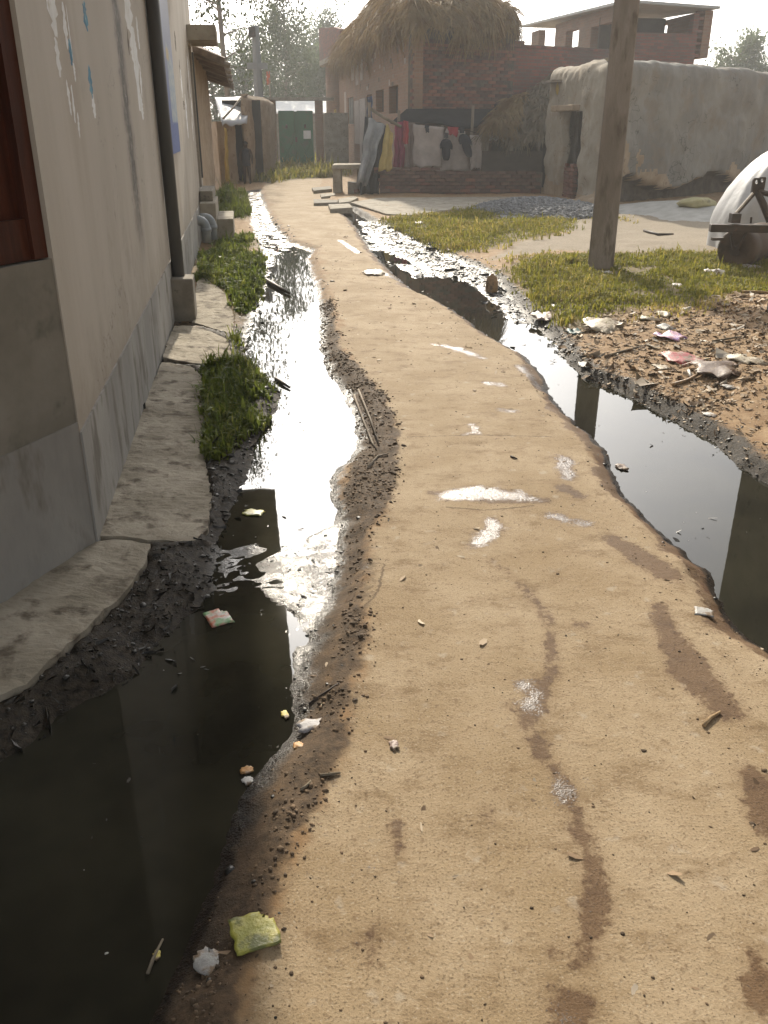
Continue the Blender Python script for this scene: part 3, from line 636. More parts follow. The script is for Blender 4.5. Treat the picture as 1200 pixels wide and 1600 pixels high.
# sloping cement apron along the house, broken into slabs
apron = tag(bpy.data.objects.new('pavement', None), kind='structure'); COL.objects.link(apron)
def slab_obj(poly, k):
    bm_pts = []
    P3 = [G(u, v, 0) for u, v in poly]
    # densify and roughen the outline
    outl = []
    for i in range(len(P3)):
        a, b = P3[i], P3[(i+1) % len(P3)]; n = max(1, int((b-a).length/.03))
        for j in range(n):
            p = a.lerp(b, j/n); q = mnoise.noise(Vector((p.x*14, p.y*14, k*3)))*.008+mnoise.noise(Vector((p.x*40, p.y*40, k)))*.006
            nrm = Vector(((b-a).y, -(b-a).x, 0)).normalized(); outl.append(p+nrm*q)
    poly2 = [(p.x, p.y) for p in outl]
    x0, x1 = min(p[0] for p in poly2), max(p[0] for p in poly2); y0, y1 = min(p[1] for p in poly2), max(p[1] for p in poly2)
    import bmesh
    bm = bmesh.new(); vs = [bm.verts.new((p[0], p[1], 0)) for p in poly2]; bm.faces.new(vs)
    bmesh.ops.triangulate(bm, faces=bm.faces[:])
    for _ in range(4):
        bmesh.ops.subdivide_edges(bm, edges=[e for e in bm.edges if e.calc_length() > .045], cuts=1)
        bmesh.ops.triangulate(bm, faces=bm.faces[:])
    ext = bmesh.ops.extrude_face_region(bm, geom=bm.faces[:])
    newv = {g_ for g_ in ext['geom'] if isinstance(g_, bmesh.types.BMVert)}
    dv = az(-HA); nv = Vector((dv.y, -dv.x, 0))
    for v_ in bm.verts:
        perp = (v_.co-HC).dot(nv); n_ = mnoise.fractal(v_.co*6, .6, 2, 4)*.006+mnoise.fractal(v_.co*30, .6, 2, 3)*.003
        top = .012-max(perp, 0)*.075+n_
        v_.co.z = top if v_ in newv else -.16
    bmesh.ops.recalc_face_normals(bm, faces=bm.faces[:])
    me = bpy.data.meshes.new('slab'); bm.to_mesh(me); bm.free()
    return new_obj('slab', me, M['slab'], apron)
for k, p in enumerate(slabs): slab_obj(p, k)

# ------------------------------------------------------------ generic lumpy shell wall along a path
def shell(path, rows, holes=(), amp=.03, ns=1.5, depth=.3, step=.12, closed=False, seed=0, under=None):
    """path: list of xy along the wall foot, left side is inside; rows: (inset, z); holes: (s0,s1,z0,z1)"""
    P = [Vector((p[0], p[1], 0)) for p in path]
    segs = []; s = 0; S_ = [0]
    for a, b in zip(P[:-1], P[1:]): s += (b-a).length; S_.append(s)
    total = s; cuts = sorted({0, total, *[h for q in holes for h in q[:2]], *np.arange(step, total, step)})
    def pos(s_):
        for i in range(len(P)-1):
            if s_ <= S_[i+1]+1e-9: return P[i].lerp(P[i+1], (s_-S_[i])/(S_[i+1]-S_[i]))
        return P[-1]
    def nrm(s_):
        e = .18; t = (pos(min(s_+e, total))-pos(max(s_-e, 0))).normalized(); return Vector((-t.y, t.x, 0))
    rows2 = []
    for (a, b) in zip(rows[:-1], rows[1:]):
        n = max(1, int(math.hypot(b[0]-a[0], b[1]-a[1])/step))
        for j in range(n): rows2.append((a[0]+(b[0]-a[0])*j/n, a[1]+(b[1]-a[1])*j/n))
    rows2.append(rows[-1])
    for q in holes:
        for h in q[2:]:
            for i in range(len(rows2)-1):
                if rows2[i][1] < h-1e-6 < rows2[i+1][1]-2e-6 and rows2[i+1][0] < .2: rows2.insert(i+1, (rows2[i][0], h)); break
    m = MB(); W_ = len(cuts); 
    for (ins, z) in rows2:
        for c in cuts:
            p = pos(c); n = nrm(c); q = Vector((p.x, p.y, z))+n*ins
            d = mnoise.fractal(q*ns+Vector((seed, 0, 0)), .8, 2, 4)*amp
            if under and ins < .3: d -= under(c, z)
            q = q-n*d
            if ins > .25: q.z += d*.8
            if z > 1.9 and under: q.z += .11*mnoise.noise(Vector((c*.8, 3.3, seed)))*(z-1.9)/.8+.05*mnoise.noise(Vector((c*3.1, 8, seed)))*(z-1.9)/.8
            m.v.append(tuple(q))
    inh = lambda i, j: any(h[0]-1e-6 <= cuts[i] and cuts[i+1] <= h[1]+1e-6 and h[2]-1e-6 <= rows2[j][1] and rows2[j+1][1] <= h[3]+1e-6 and rows2[j][0] < .2 for h in holes)
    back = {}
    def B(k, i):
        if k not in back:
            n = nrm(cuts[i]); v = Vector(m.v[k])+n*depth; back[k] = len(m.v); m.v.append(tuple(v))
        return back[k]
    nr = len(rows2)
    for j in range(nr-1):
        for i in range(W_-1):
            if inh(i, j):
                for (di, dj, a, b) in ((-1, 0, (i, j+1), (i, j)), (1, 0, (i+1, j), (i+1, j+1)), (0, -1, (i, j), (i+1, j)), (0, 1, (i+1, j+1), (i, j+1))):
                    ii, jj = i+di, j+dj
                    if 0 <= ii < W_-1 and 0 <= jj < nr-1 and inh(ii, jj): continue
                    ka, kb = a[1]*W_+a[0], b[1]*W_+b[0]
                    m.f.append((ka, kb, B(kb, b[0]), B(ka, a[0])))
                continue
            m.f.append((j*W_+i, j*W_+i+1, (j+1)*W_+i+1, (j+1)*W_+i))
    return m
ROUND = lambda H, ins=2.5, r=.25: [(-.02, -.15), (0, .05), (.0, H-r)]+[(r*(1-math.cos(a)), H-r+r*math.sin(a)) for a in (.4, .8, 1.2, 1.5)]+[(ins, H+.06)]

# ------------------------------------------------------------ second house: mud wall with tiled eave, on the left
h2 = thing('mud_house', 'narrow brown mud house with a sagging eave beyond the beige house', 'house')
dv = az(-HA); nv = Vector((dv.y, -dv.x, 0))
def loc2(s, x, z=0): return HC+dv*s+nv*x+Vector((0, 0, z))
shell([loc2(12.1, -2.5), loc2(12.15, -.02), loc2(15, .02), loc2(18, -.02), loc2(21.3, -.1), loc2(21.4, -2.5)][::1], [(0, -.15), (0, 2.55)], (), .05, .9, step=.2).build('wall', M['mud_wall'], h2, True)
# tiled eave: rows of clay tiles as ridged sheet
m = MB(); v = []; ns_, nw = 46, 6
eave = []
for i in range(ns_+1):
    for j in range(nw+1):
        s = 12.12+i*(9.1/ns_); x = -1.6+j*(2.05/nw)
        z = 2.95-.36*(x+1.6)/2.05*1.5+.03*math.sin(i*2.1)+.05*mnoise.noise(Vector((s, x, 3)))-.1*max(0, x)
        v.append(tuple(loc2(s, x, z)))
f = [(i*(nw+1)+j, (i+1)*(nw+1)+j, (i+1)*(nw+1)+j+1, i*(nw+1)+j+1) for i in range(ns_) for j in range(nw)]
M['tile'] = pm('old_clay_tile', (.13, .1, .08), (.22, .17, .13), 6, .9, .6, 20)
er = MB().add(v, f).build('eave', M['tile'], h2); md = er.modifiers.new('thick', 'SOLIDIFY'); md.thickness = .09
for s in (12.25, 13.9, 15.7, 17.6, 19.4, 21.1):
    MB().tube([loc2(s, -.5, 2.68), loc2(s+.05, .55, 2.36)], .045, 7).build('rafter', M['bark'], h2)

# third: hut with white sheet roof, doorway
hut = thing('mud_hut', 'low mud hut with white sheet roof and dark doorway at the lane bend', 'hut')
a0, a1 = at(345, 285, 25.3), at(392, 284, 26.9)
b0 = at(428, 275, 30.2)
shell([at(333, 285, 29), a0, at(373.5, 285, 26.1), at(373.5, 285, 26.1)+Vector((-.25, 1.2, 0))], [(0, -.2), (0, 1.6)], (), .04, 1.1, step=.1).build('wall', M['mud_wall'], hut, True)
# taller end wall beside the doorway
shell([at(385, 284, 28), at(384.5, 284, 26.75), at(392, 284, 26.85), b0+Vector((-.02, -.06, 0)), at(433, 275, 33)], ROUND(2.25, .2, .12), (), .06, 1.0, step=.14).build('end_wall', M['mud_wall'], hut, True)
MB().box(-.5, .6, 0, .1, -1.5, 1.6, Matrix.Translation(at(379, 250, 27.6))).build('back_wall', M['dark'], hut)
v = []; f = []
for i in range(13):
    for j in range(9):
        t, k = i/12, j/8
        fr = at(347, 193, 25.3).lerp(at(386, 190, 26.3), t); bk = at(336, 153, 28.2).lerp(at(391, 150, 29.4), t)
        p = fr.lerp(bk, k); p.z += .03*math.sin(k*3.1)+.02*mnoise.noise(p*1.7)-(.12*mnoise.noise(Vector((t*4, 1, 7)))+.04 if j == 0 else 0); v.append(tuple(p))
for i in range(12):
    for j in range(8): f.append((i*9+j, (i+1)*9+j, (i+1)*9+j+1, i*9+j+1))
o = MB().add(v, f).build('roof_sheet', M['white_tarp'], hut, True); o.modifiers.new('thick', 'SOLIDIFY').thickness = .03
MB().tube([at(349, 189, 25.2)+Vector((0,0,.06)), at(366, 172, 26.4)+Vector((0,0,.08)), at(378, 157, 27.8)+Vector((0,0,.1))], .03, 6).build('roof_pole', M['bark'], hut)
# cloth strip beside it
def cloth(name, label, cat, mat, corners, folds=3, amp=.05, nu=16, nv=14, seed=0, group=None, crease=.5):
    a, b, c, d = corners                       # top left, top right, bottom right, bottom left
    v = []; f = []; nrm_ = (b-a).cross(d-a).normalized()
    for j in range(nv+1):
        for i in range(nu+1):
            t, k = i/nu, j/nv
            p = a.lerp(b, t).lerp(d.lerp(c, t), k)
            w_ = math.sin(t*math.pi*2*folds+seed+.6*math.sin(k*2.2+seed))*amp*(.35+.65*k)+mnoise.noise(p*3+Vector((seed, 0, 0)))*amp*crease
            p = p+nrm_*w_; p.z += mnoise.noise(Vector((t*5, seed*3.1, 0)))*.06*k; p.x += mnoise.noise(Vector((k*4, seed*1.7, 5)))*.04
            v.append(tuple(p))
    for j in range(nv):
        for i in range(nu): q = j*(nu+1)+i; f.append((q, q+1, q+nu+2, q+nu+1))
    o = MB().add(v, f).build(name, mat, None, True); o.modifiers.new('thick', 'SOLIDIFY').thickness = .012
    return tag(o, label, cat, group)
fab = lambda n, c, c2=None, **k: pm(n, c, c2 or tuple(min(1, x*1.25) for x in c), 5, .9, .3, 30, trans=k.pop('trans', .2), **k)
M['yellow_cloth'] = fab('yellow_cloth', (.42, .31, .1)); M['pink_cloth'] = fab('pink_cloth', (.27, .06, .11)); M['red_cloth'] = fab('red_cloth', (.36, .05, .065))
M['white_cloth'] = fab('dull_white_cloth', (.42, .37, .34)); M['grey_cloth'] = fab('grey_brown_cloth', (.24, .19, .17)); M['navy_cloth'] = fab('navy_cloth', (.025, .03, .045))
M['black_sheet'] = pm('black_plastic_sheet', (.012, .014, .018), (.02, .023, .028), 5, .8, .3, 12); M['silver_sheet'] = pm('grey_plastic_sheet', (.16, .165, .165), (.24, .245, .24), 5, .45, .3, 12)
M['blue_sheet'] = pm('blue_plastic_sheet', (.03, .05, .1), (.05, .08, .16), 5, .5, .3, 12)
cloth('yellow_cloth', 'narrow yellow cloth strip hanging against the mud hut wall', 'cloth', M['yellow_cloth'], (at(350,199,25.2), at(353.5,201,25.2), at(359,284,25.3), at(352,282,25.2)), 1, .03)

# dark figure standing in the hut doorway
def person_small(base, h):
    root = thing('person', 'small dark clothed person standing beside the dark hut doorway', 'person', base)
    pts = {'pel': (0, 0, .47), 'sp': (0.005, .0, .60), 'ch': (0, 0, .74), 'nk': (0, -.005, .83), 'hd': (.0, -.015, .90), 'tp': (0, -.01, .965),
           'kl': (-.055, -.03, .26), 'fl': (-.06, .0, .035), 'tl': (-.06, -.07, .02), 'kr': (.055, -.01, .26), 'fr': (.07, .02, .035), 'tr': (.07, -.05, .02),
           'sl': (-.105, 0, .77), 'el': (-.14, .01, .62), 'wl': (-.12, -.05, .5), 'gl': (-.115, -.07, .45), 'sr': (.105, 0, .77), 'er': (.145, .01, .63), 'wr': (.15, -.05, .5), 'gr': (.15, -.06, .45), 'hl': (-.055, 0, .46), 'hr': (.055, 0, .46)}
    rad = {'pel': .085, 'sp': .075, 'ch': .09, 'nk': .035, 'hd': .068, 'tp': .055, 'kl': .045, 'kr': .045, 'fl': .03, 'fr': .03, 'tl': .022, 'tr': .022, 'sl': .045, 'sr': .045, 'el': .034, 'er': .034, 'wl': .025, 'wr': .025, 'gl': .022, 'gr': .022, 'hl': .065, 'hr': .065}
    E_ = [('pel','sp'),('sp','ch'),('ch','nk'),('nk','hd'),('hd','tp'),('pel','hl'),('hl','kl'),('kl','fl'),('fl','tl'),('pel','hr'),('hr','kr'),('kr','fr'),('fr','tr'),('ch','sl'),('sl','el'),('el','wl'),('wl','gl'),('ch','sr'),('sr','er'),('er','wr'),('wr','gr')]
    ks = list(pts); me = bpy.data.meshes.new('body'); me.from_pydata([Vector(pts[k])*h for k in ks], [(ks.index(a), ks.index(b)) for a, b in E_], []); me.update()
    M['skin_dark'] = pm('person_dark', (.045, .03, .024), (.06, .04, .03), 4, .8, 0)
    o = new_obj('body', me, M['skin_dark'], root); sk = o.modifiers.new('skin', 'SKIN'); sk.use_smooth_shade = True
    for i, k in enumerate(ks): me.skin_vertices[0].data[i].radius = (rad[k]*h, rad[k]*h)
    me.skin_vertices[0].data[0].use_root = True
    o.modifiers.new('sub', 'SUBSURF').levels = 1; o.modifiers['sub'].render_levels = 2
    # shirt: open tube following the torso
    rings = [(.42, .105, .085), (.55, .1, .08), (.68, .112, .085), (.78, .11, .075), (.82, .05, .045)]; v = []; f = []
    for z, a, b in rings:
        for k in range(14): v.append((a*math.cos(k*math.pi/7)*h, b*math.sin(k*math.pi/7)*h, z*h))
    for j in range(4):
        for k in range(14): f.append((j*14+k, j*14+(k+1) % 14, (j+1)*14+(k+1) % 14, (j+1)*14+k))
    MB().add(v, f).build('shirt', M['navy_cloth'], root, True)
    hair = MB(); v = []; f = []
    for j in range(5):
        a = j*math.pi/2/4
        for k in range(12): v.append((.074*math.cos(a)*math.cos(k*math.pi/6)*h, (.078*math.cos(a)*math.sin(k*math.pi/6)-.008)*h, (.925+.062*math.sin(a))*h))
    for j in range(4):
        for k in range(12): f.append((j*12+k, j*12+(k+1) % 12, (j+1)*12+(k+1) % 12, (j+1)*12+k))
    hair.add(v, f).build('hair', M['dark'], root, True)
pb = at(387, 288, 26.0); pb.z = hz(pb.x, pb.y); person_small(pb, 1.12)

# ------------------------------------------------------------ gate
GY = 35.0
gate = thing('metal_gate', 'closed green double gate between brick posts under a flat slab', 'gate', (0, 0, 0))
def rect(u0, u1, v0, v1, Y, d=.3):             # box with its front face on the plane Y
    a, b = at(u0, v0, Y), at(u1, v1, Y); return (min(a.x, b.x), max(a.x, b.x), Y, Y+d, min(a.z, b.z), max(a.z, b.z))
for (u0, u1) in ((419, 434), (491.5, 506)):
    q = rect(u0, u1, 157, 264, GY, .38); MB().box(q[0], q[1], q[2], q[3], -.1, q[5]).build('gate_post', M['brickwork_lane'], gate, bevel=.01)
q = rect(409, 521, 152.5, 157, GY, .1); MB().box(q[0], q[1], GY-.35, GY+.6, q[4], q[5]).build('gate_slab', M['conc_dark'], gate)
for (u0, u1) in ((434.5, 462.5), (463.5, 491)):
    q = rect(u0, u1, 173, 259, GY+.12, .03); lf = MB().box(*q).build('gate_leaf', M['green_metal'], gate)
    for (a, b, c, d) in ((0, .06, 0, 1), (.94, 1, 0, 1), (.062, .938, 0, .045), (.062, .938, .955, 1), (.062, .938, .46, .51)):
        W_, H_ = q[1]-q[0], q[5]-q[4]
        MB().box(q[0]+W_*a, q[0]+W_*b, q[2]-.03, q[2]-.002, q[4]+H_*c, q[4]+H_*d).build('rail', M['green_metal'], lf)
    H_ = q[5]-q[4]; W_ = q[1]-q[0]
    MB().tube([(q[0]+.08, q[2]-.02, q[4]+.1), (q[1]-.08, q[2]-.02, q[4]+H_*.45)], .018, 5).build('brace', M['green_metal'], lf)
    MB().tube([(q[1]-.08, q[2]-.02, q[4]+.1), (q[0]+.08, q[2]-.02, q[4]+H_*.45)], .018, 5).build('brace', M['green_metal'], lf)
    MB().tube([((q[0]+q[1])/2-.03, q[2]-.04, q[4]+H_*.72), ((q[0]+q[1])/2+.03, q[2]-.04, q[4]+H_*.72)], .07, 10).build('boss', M['dark_metal'], lf)
q = rect(457, 469, 174, 258, GY+.16, .02); MB().box(*q).build('centre_strip', M['green_metal'], gate)
q = rect(474, 486, 204, 217, GY+.1, .01); MB().box(q[0], q[1], GY+.082, GY+.088, q[4], q[5]).build('paper_notice', M['white_paint'], gate)
q = rect(461, 464.5, 214, 222, GY, .05); MB().box(q[0], q[1], GY+.06, GY+.088, q[4], q[5]).build('latch', M['dark_metal'], gate)
wall_r = thing('boundary_wall', 'grey boundary wall to the right of the green gate', 'wall')
q = rect(507, 545, 176, 262, GY+.05, .25); MB().box(q[0], q[1], q[2], q[3], -.1, q[5]).build('wall', M['conc_dark'], wall_r)
wall_l = thing('boundary_wall', 'stub of boundary wall between green gate and mud hut', 'wall')
q = rect(404, 418.5, 168, 264, GY+.05, .25); MB().box(q[0], q[1], q[2], q[3], -.1, q[5]).build('wall', M['mud_wall'], wall_l)
shed = thing('white_shed', 'long low white roofed shed behind the green gate', 'shed')
q = rect(380, 560, 176, 262, 46, 5); MB().box(*q[:4], -.1, q[5]).build('wall', M['conc_dark'], shed)
a, b = at(378, 176, 45.6), at(562, 162, 45.6)
v = [(a.x, 45.6, a.z), (b.x, 45.6, a.z), (b.x, 49, a.z+.62), (a.x, 49, a.z+.62)]
o = MB().add(v, [(0, 1, 2, 3)]).build('roof', M['white_paint'], shed); o.modifiers.new('thick', 'SOLIDIFY').thickness = .06

# ------------------------------------------------------------ brick house with straw on its roof
BH = thing('brick_house', 'two sided brick house with a straw heap on its flat roof', 'house')
A0 = Vector((.68, 23.0, 0)); dl = az(-8.5); dr = az(60)
def frame_at(o, d):                            # local x = outward, y = along, z = up -> world
    d = d.normalized(); n = Vector((d.y, -d.x, 0)); return Matrix(((n.x, d.x, 0, o.x), (n.y, d.y, 0, o.y), (0, 0, 1, o.z), (0, 0, 0, 1)))
ML = frame_at(A0+dl*17.6, -dl)                 # lane face, local y runs from far end (0) to the corner (17.6)
MR = frame_at(A0, dr)
def tobuild(m, MM, name, mat, parent, **k):
    m.v = [tuple(MM @ Vector(p)) for p in m.v]; return m.build(name, mat, parent, **k)
# in this frame the outward side of the lane face is local -x after turning round, so mirror the panel depth
F_ = 17.6
holesL = [(F_-14.1, F_-12.2, 1.55, 2.47), (F_-6.3, F_-4.65, 1.86, 2.46), (F_-3.65, F_-2.1, 1.80, 2.47), (F_-8.35, F_-7.2, .1, 2.4)]
def face(MM, L, z0, z1, holes, out, name, mat, parent, d=.25):
    m = grid_panel(0, L, z0, z1, holes, d, 0, .5)
    if out < 0: m.v = [(-p[0], p[1], p[2]) for p in m.v]; m.f = [q[::-1] for q in m.f]
    return tobuild(m, MM, name, mat, parent)
nout = 1 if (ML.to_3x3() @ Vector((1, 0, 0))).x < 0 else -1
face(ML, F_, -.1, 3.75, holesL, nout, 'lane_wall', M['brickwork_lane'], BH)
holes_r = [(.12, .24, 2.41, 2.51), (1.05, 1.17, 2.41, 2.51), (1.95, 2.07, 2.41, 2.51), (2.8, 2.92, 2.41, 2.51)]
nr_ = 1 if (MR.to_3x3() @ Vector((1, 0, 0))).y < 0 else -1
face(MR, 3.0, -.1, 3.65, [], nr_, 'side_wall', M['mortar'], BH, .2)
face(frame_at(A0+dr*3.003, dr), 4.2, -.1, 3.28, [], nr_, 'side_wall', M['brickwork'], BH)
# brick facing of the side wall, brick by brick around the put-log holes
me_b = []
for k in range(4):
    m = MB(); m.box(-.112, .112, -.05, .05, -.033, .033, None, .004); ob = m.build('brick', M['brick']); me_b.append(ob.data); bpy.data.objects.remove(ob)
for me in me_b[2:]: me.materials.clear(); me.materials.append(M['old_brick'])
Rz = math.atan2(dr.y, dr.x); nR = Vector((dr.y, -dr.x, 0))
cnt = 0; rest = MB()
for row in range(45, 0, -1):
    z = .04+row*.0765
    off = .12 if row % 2 else 0.0
    for i in range(14):
        s = off+i*.236-.02
        if s < .06 or s > 2.96 or any(h[0]-.09 < s < h[1]+.09 and h[2]-.03 < z < h[3]+.03 for h in holes_r): continue
        p = A0+dr*s+nR*(-.035+random.uniform(-.004, .006))+Vector((0, 0, z))
        if z > 3.4 or random.random() < .015: continue
        if cnt < 300:
            o = bpy.data.objects.new('brick', random.choice(me_b)); COL.objects.link(o); o.parent = BH
            o.location = p; o.rotation_euler = (random.uniform(-.02, .02), 0, Rz+random.uniform(-.02, .02)); cnt += 1
        else: rest.box(-.112, .112, -.05, .05, -.033, .033, Matrix.Translation(p) @ Matrix.Rotation(Rz, 4, 'Z'), .004)
tag(rest.build('bricks', M['old_brick'], BH), kind='stuff')
for h in holes_r:
    o = MB(); o.box(-.05, -.02, h[0], h[1], h[2], h[3]); 
    if nr_ < 0: o.v = [(-p[0], p[1], p[2]) for p in o.v]
    tobuild(o, MR, 'putlog_hole', M['dark'], BH)  # dark block stands in for the shade in the hole
def onL(s0, s1, z0, z1, x0, x1, name, mat, parent=BH):         # block on the lane face; s from the near corner, x outward
    m = MB(); m.box(nout*x0, nout*x1, F_-s1, F_-s0, z0, z1); return tobuild(m, ML, name, mat, parent)
w1 = onL(12.2, 14.1, 1.55, 2.47, -.2, -.14, 'window', M['blue_sheet'])
for s in (12.2, 13.1, 13.95): onL(s, s+.15, 1.55, 2.47, -.138, -.05, 'window_bar', M['tin'], w1)
for (s0, s1, z0, z1) in ((4.65, 6.3, 1.86, 2.46), (2.1, 3.65, 1.8, 2.47)):
    w1 = onL(s0, s1, z0, z1, -.24, -.2, 'window', M['dark'])
    onL(s0+.05, s0+.25, z0, z1, -.19, -.1, 'shutter', M['dark_metal'], w1)
d1 = onL(7.2, 8.35, .1, 2.4, -.22, -.17, 'door', M['blue_sheet']); onL(8.36, 9.9, .35, 2.32, .003, .06, 'door_shutter', M['white_cloth'], d1)
onL(10.2, 11.6, .9, 2.3, .003, .04, 'white_panel', M['white_cloth'])
for (s, z, hh, ww) in ((11.9, 3.0, .55, .7), (9.4, 2.9, .6, .6), (10.6, 2.8, .6, .7), (14.6, 1.9, .8, .6)): onL(s, s+ww, z, z+hh, .003, .012, 'white_patch', M['white_cloth'])
for k in range(26):
    s = random.uniform(.5, 11); z = random.uniform(2.4, 3.4); onL(s, s+random.uniform(.1, .35), z, z+random.uniform(.05, .16), .003, .009, 'lime_splash', M['white_cloth'] if k % 2 else M['mortar'])
# far end pillar, roof slab with balcony and parapet
c = A0+dl*17.7; MB().tube([(c.x-.1, c.y, -.1), (c.x-.1, c.y, 3.8)], .42, 14).build('corner_pillar', M['brickwork_lane'], BH, True)
nL = Vector((-dl.y, dl.x, 0))
poly = [A0+dr*7.2, A0-dl*.05+dr*.02, A0-dl*.1+nL*.15, A0+dl*10+nL*.35, A0+dl*17+nL*.75, A0+dl*23+nL*1.1, A0+dl*27.0+nL*1.3, A0+dl*28.2+nL*.6, A0+dl*28+dr*6, A0+dl*8+dr*8]
MB().prism([(p.x, p.y) for p in poly], 3.765, 3.93).build('roof_slab', M['conc_dark'], BH) if False else None
poly = [A0+dr*3.02, A0+dr*.02-dl*.04, A0-dl*.04+nL*.1, A0+dl*10+nL*.3, A0+dl*15+nL*.58, A0+dl*18+nL*.74, A0+dl*18.7+nL*.6, A0+dl*19+nL*.1, A0+dl*19+dr*5, A0+dl*3+dr*4.2]
MB().prism([(p.x, p.y) for p in poly], 3.77, 3.95).build('roof_slab', M['conc_dark'], BH)
pp = [A0+dl*12.5+nL*.42, A0+dl*14+nL*.5, A0+dl*15.5+nL*.58, A0+dl*17+nL*.67, A0+dl*18+nL*.72, A0+dl*18.68+nL*.58, A0+dl*18.97+nL*.1]
v = []; f = []
for i, p in enumerate(pp):
    zt = [4.65, 4.85, 4.95, 5.1, 5.15, 5.15, 5.1][i]
    q = p-nL*.2 if i < 5 else p-dl*.3-nL*.15
    v += [(p.x, p.y, 3.953), (p.x, p.y, zt), (q.x, q.y, zt), (q.x, q.y, 3.953)]
    if i: b = 4*i; f += [(b-4, b, b+1, b-3), (b-3, b+1, b+2, b-2), (b-2, b+2, b+3, b-1)]
f += [(0, 1, 2, 3), (b+3, b+2, b+1, b)]
MB().add(v, f).build('parapet', M['brickwork'], BH)
# side parapet with broken steps
for (s0, s1, z1) in ((2.2, 2.75, 3.95), (2.75, 3.0, 3.8), (3.0, 3.3, 3.44), (3.3, 7.2, 3.36)):
    m = MB(); m.box(0, -nr_*.22, s0+.002, s1, 3.66 if s0 < 3 else 3.29, z1); tobuild(m, MR, 'parapet', M['brickwork'], BH)
cB = A0+dr*7.2
MB().box(0, .25, 0, 9, -.1, 3.3, frame_at(cB, dl)).build('back_wall', M['brickwork'], BH)

# straw heap
heap = thing('straw_heap', 'big shaggy heap of dry straw spilling over the brick house roof', 'straw')
def heap_pt(a, t):                              # a along the lane face 0..1, t across: 0 lane-side rim, 1 side-wall rim
    pass
hc = A0+dl*4.6+dr*1.55
HR = (2.9, 8.2)
def heap_r(phi): return 1+.1*math.sin(3*phi+1)+.07*math.sin(5*phi)+.05*math.sin(9*phi+2)
v = []; f = []; NP, NR = 96, 26
skirt = []
Lx = Vector((1, 0, 0)); 
rimp = [A0-dl*.35+dr*.1+nL*.15, A0-dl*.3+dr*1.3, A0-dl*.25+dr*2.1, A0+dr*2.95+dl*.3, A0+dr*2.8+dl*3.5, A0+dr*2.4+dl*8, A0+dl*12+dr*1.2, A0+dl*14-nL*.2, A0+dl*13.4+nL*.5, A0+dl*10.5+nL*.48, A0+dl*7.5+nL*.5, A0+dl*4.5+nL*.5, A0+dl*1.5+nL*.4]
def rim(phi):
    n = len(rimp); x = phi/(2*math.pi)*n; i = int(x) % n; t = x-int(x); t = t*t*(3-2*t); return rimp[i].lerp(rimp[(i+1) % n], t)
cen = A0+dl*5.2+dr*1.05
ridge = lambda p: 1.0
def heap_surf(phi, r):                          # r 0..1 over the top, 1..1.35 hangs down outside
    R_ = rim(phi); rr = min(r, 1)
    p = cen.lerp(R_, rr)
    along = (p-A0).dot(dl)
    ri = max(0, (p-cen).dot(dr))/2.4
    top = (.86-.14*max(3.2-along, 0))*(1-.42*min(1, ri))
    h = top*(1-rr**3.4)**.75+.05
    n = mnoise.fractal(p*.8, .8, 2, 4)*.36+mnoise.fractal(p*3.2+Vector((3, 0, 0)), .8, 2, 3)*.07
    z = 3.95+h+n*(1-.3*rr)
    if r > 1:
        o = (R_-cen).normalized(); k = (r-1)/.35
        p = R_+o*(.14*math.sin(k*2.2)); z = 3.95+.12+n*.7-k*(.55+.35*mnoise.noise(Vector((phi*5, 0, 3)))+.25*mnoise.noise(Vector((phi*14, 0, 9))))
    return Vector((p.x, p.y, z))
for j in range(NR):
    for i in range(NP): v.append(tuple(heap_surf(i/NP*2*math.pi, .02+1.33*j/(NR-1))))
v.append(tuple(heap_surf(0, 0)))
for j in range(NR-1):
    for i in range(NP): f.append((j*NP+i, (j+1)*NP+i, (j+1)*NP+(i+1) % NP, j*NP+(i+1) % NP))
f += [(len(v)-1, i, (i+1) % NP) for i in range(NP)]
MB().add(v, f).build('packed_straw', M['straw_core'], heap, True)
def strands(name, N, surf, mat, parent, L=(.3, .7), wdt=.012, lift=.05, droop=.5, r0=.05, r1=1.3):
    Vv = np.zeros((N*6, 3)); Ff = np.zeros((N*2, 4), int); tint = np.zeros(N*6)
    for k in range(N):
        phi = random.random()*2*math.pi; r = r0+(r1-r0)*random.random()**.7
        p = surf(phi, r); q = surf(phi+random.gauss(0, .05), r+.08)
        d = (q-p).normalized(); up = Vector((0, 0, 1)); sd = d.cross(up)
        sd = sd.normalized() if sd.length > .01 else Vector((1, 0, 0))
        d = (d+sd*random.gauss(0, .35)+up*random.uniform(-.05, .3)).normalized(); sd = d.cross(up).normalized() if d.cross(up).length > .05 else sd
        l = random.uniform(*L); ww = wdt*random.uniform(.6, 1.5); n = sd.cross(d).normalized()
        if n.z < 0: n = -n
        a = p+n*random.uniform(-.01, lift); b = a+d*l*.5+n*.02; c = a+d*l+Vector((0, 0, -droop*l*.5))
        if random.random() < .5: sd = n
        for i, (x, s) in enumerate(((a, 1), (b, .9), (c, .3))):
            Vv[k*6+2*i] = x-sd*ww*s; Vv[k*6+2*i+1] = x+sd*ww*s
        Ff[2*k] = (k*6, k*6+1, k*6+3, k*6+2); Ff[2*k+1] = (k*6+2, k*6+3, k*6+5, k*6+4)
    return tag(np_mesh(name, Vv, Ff, mat, parent), kind='stuff')
strands('straw_strands', 15000, heap_surf, M['straw'], heap)
bn = thing('cloth_bundle', 'pale bundle lying on top of the straw heap', 'bundle')
pbn = heap_surf(.6, .45); 
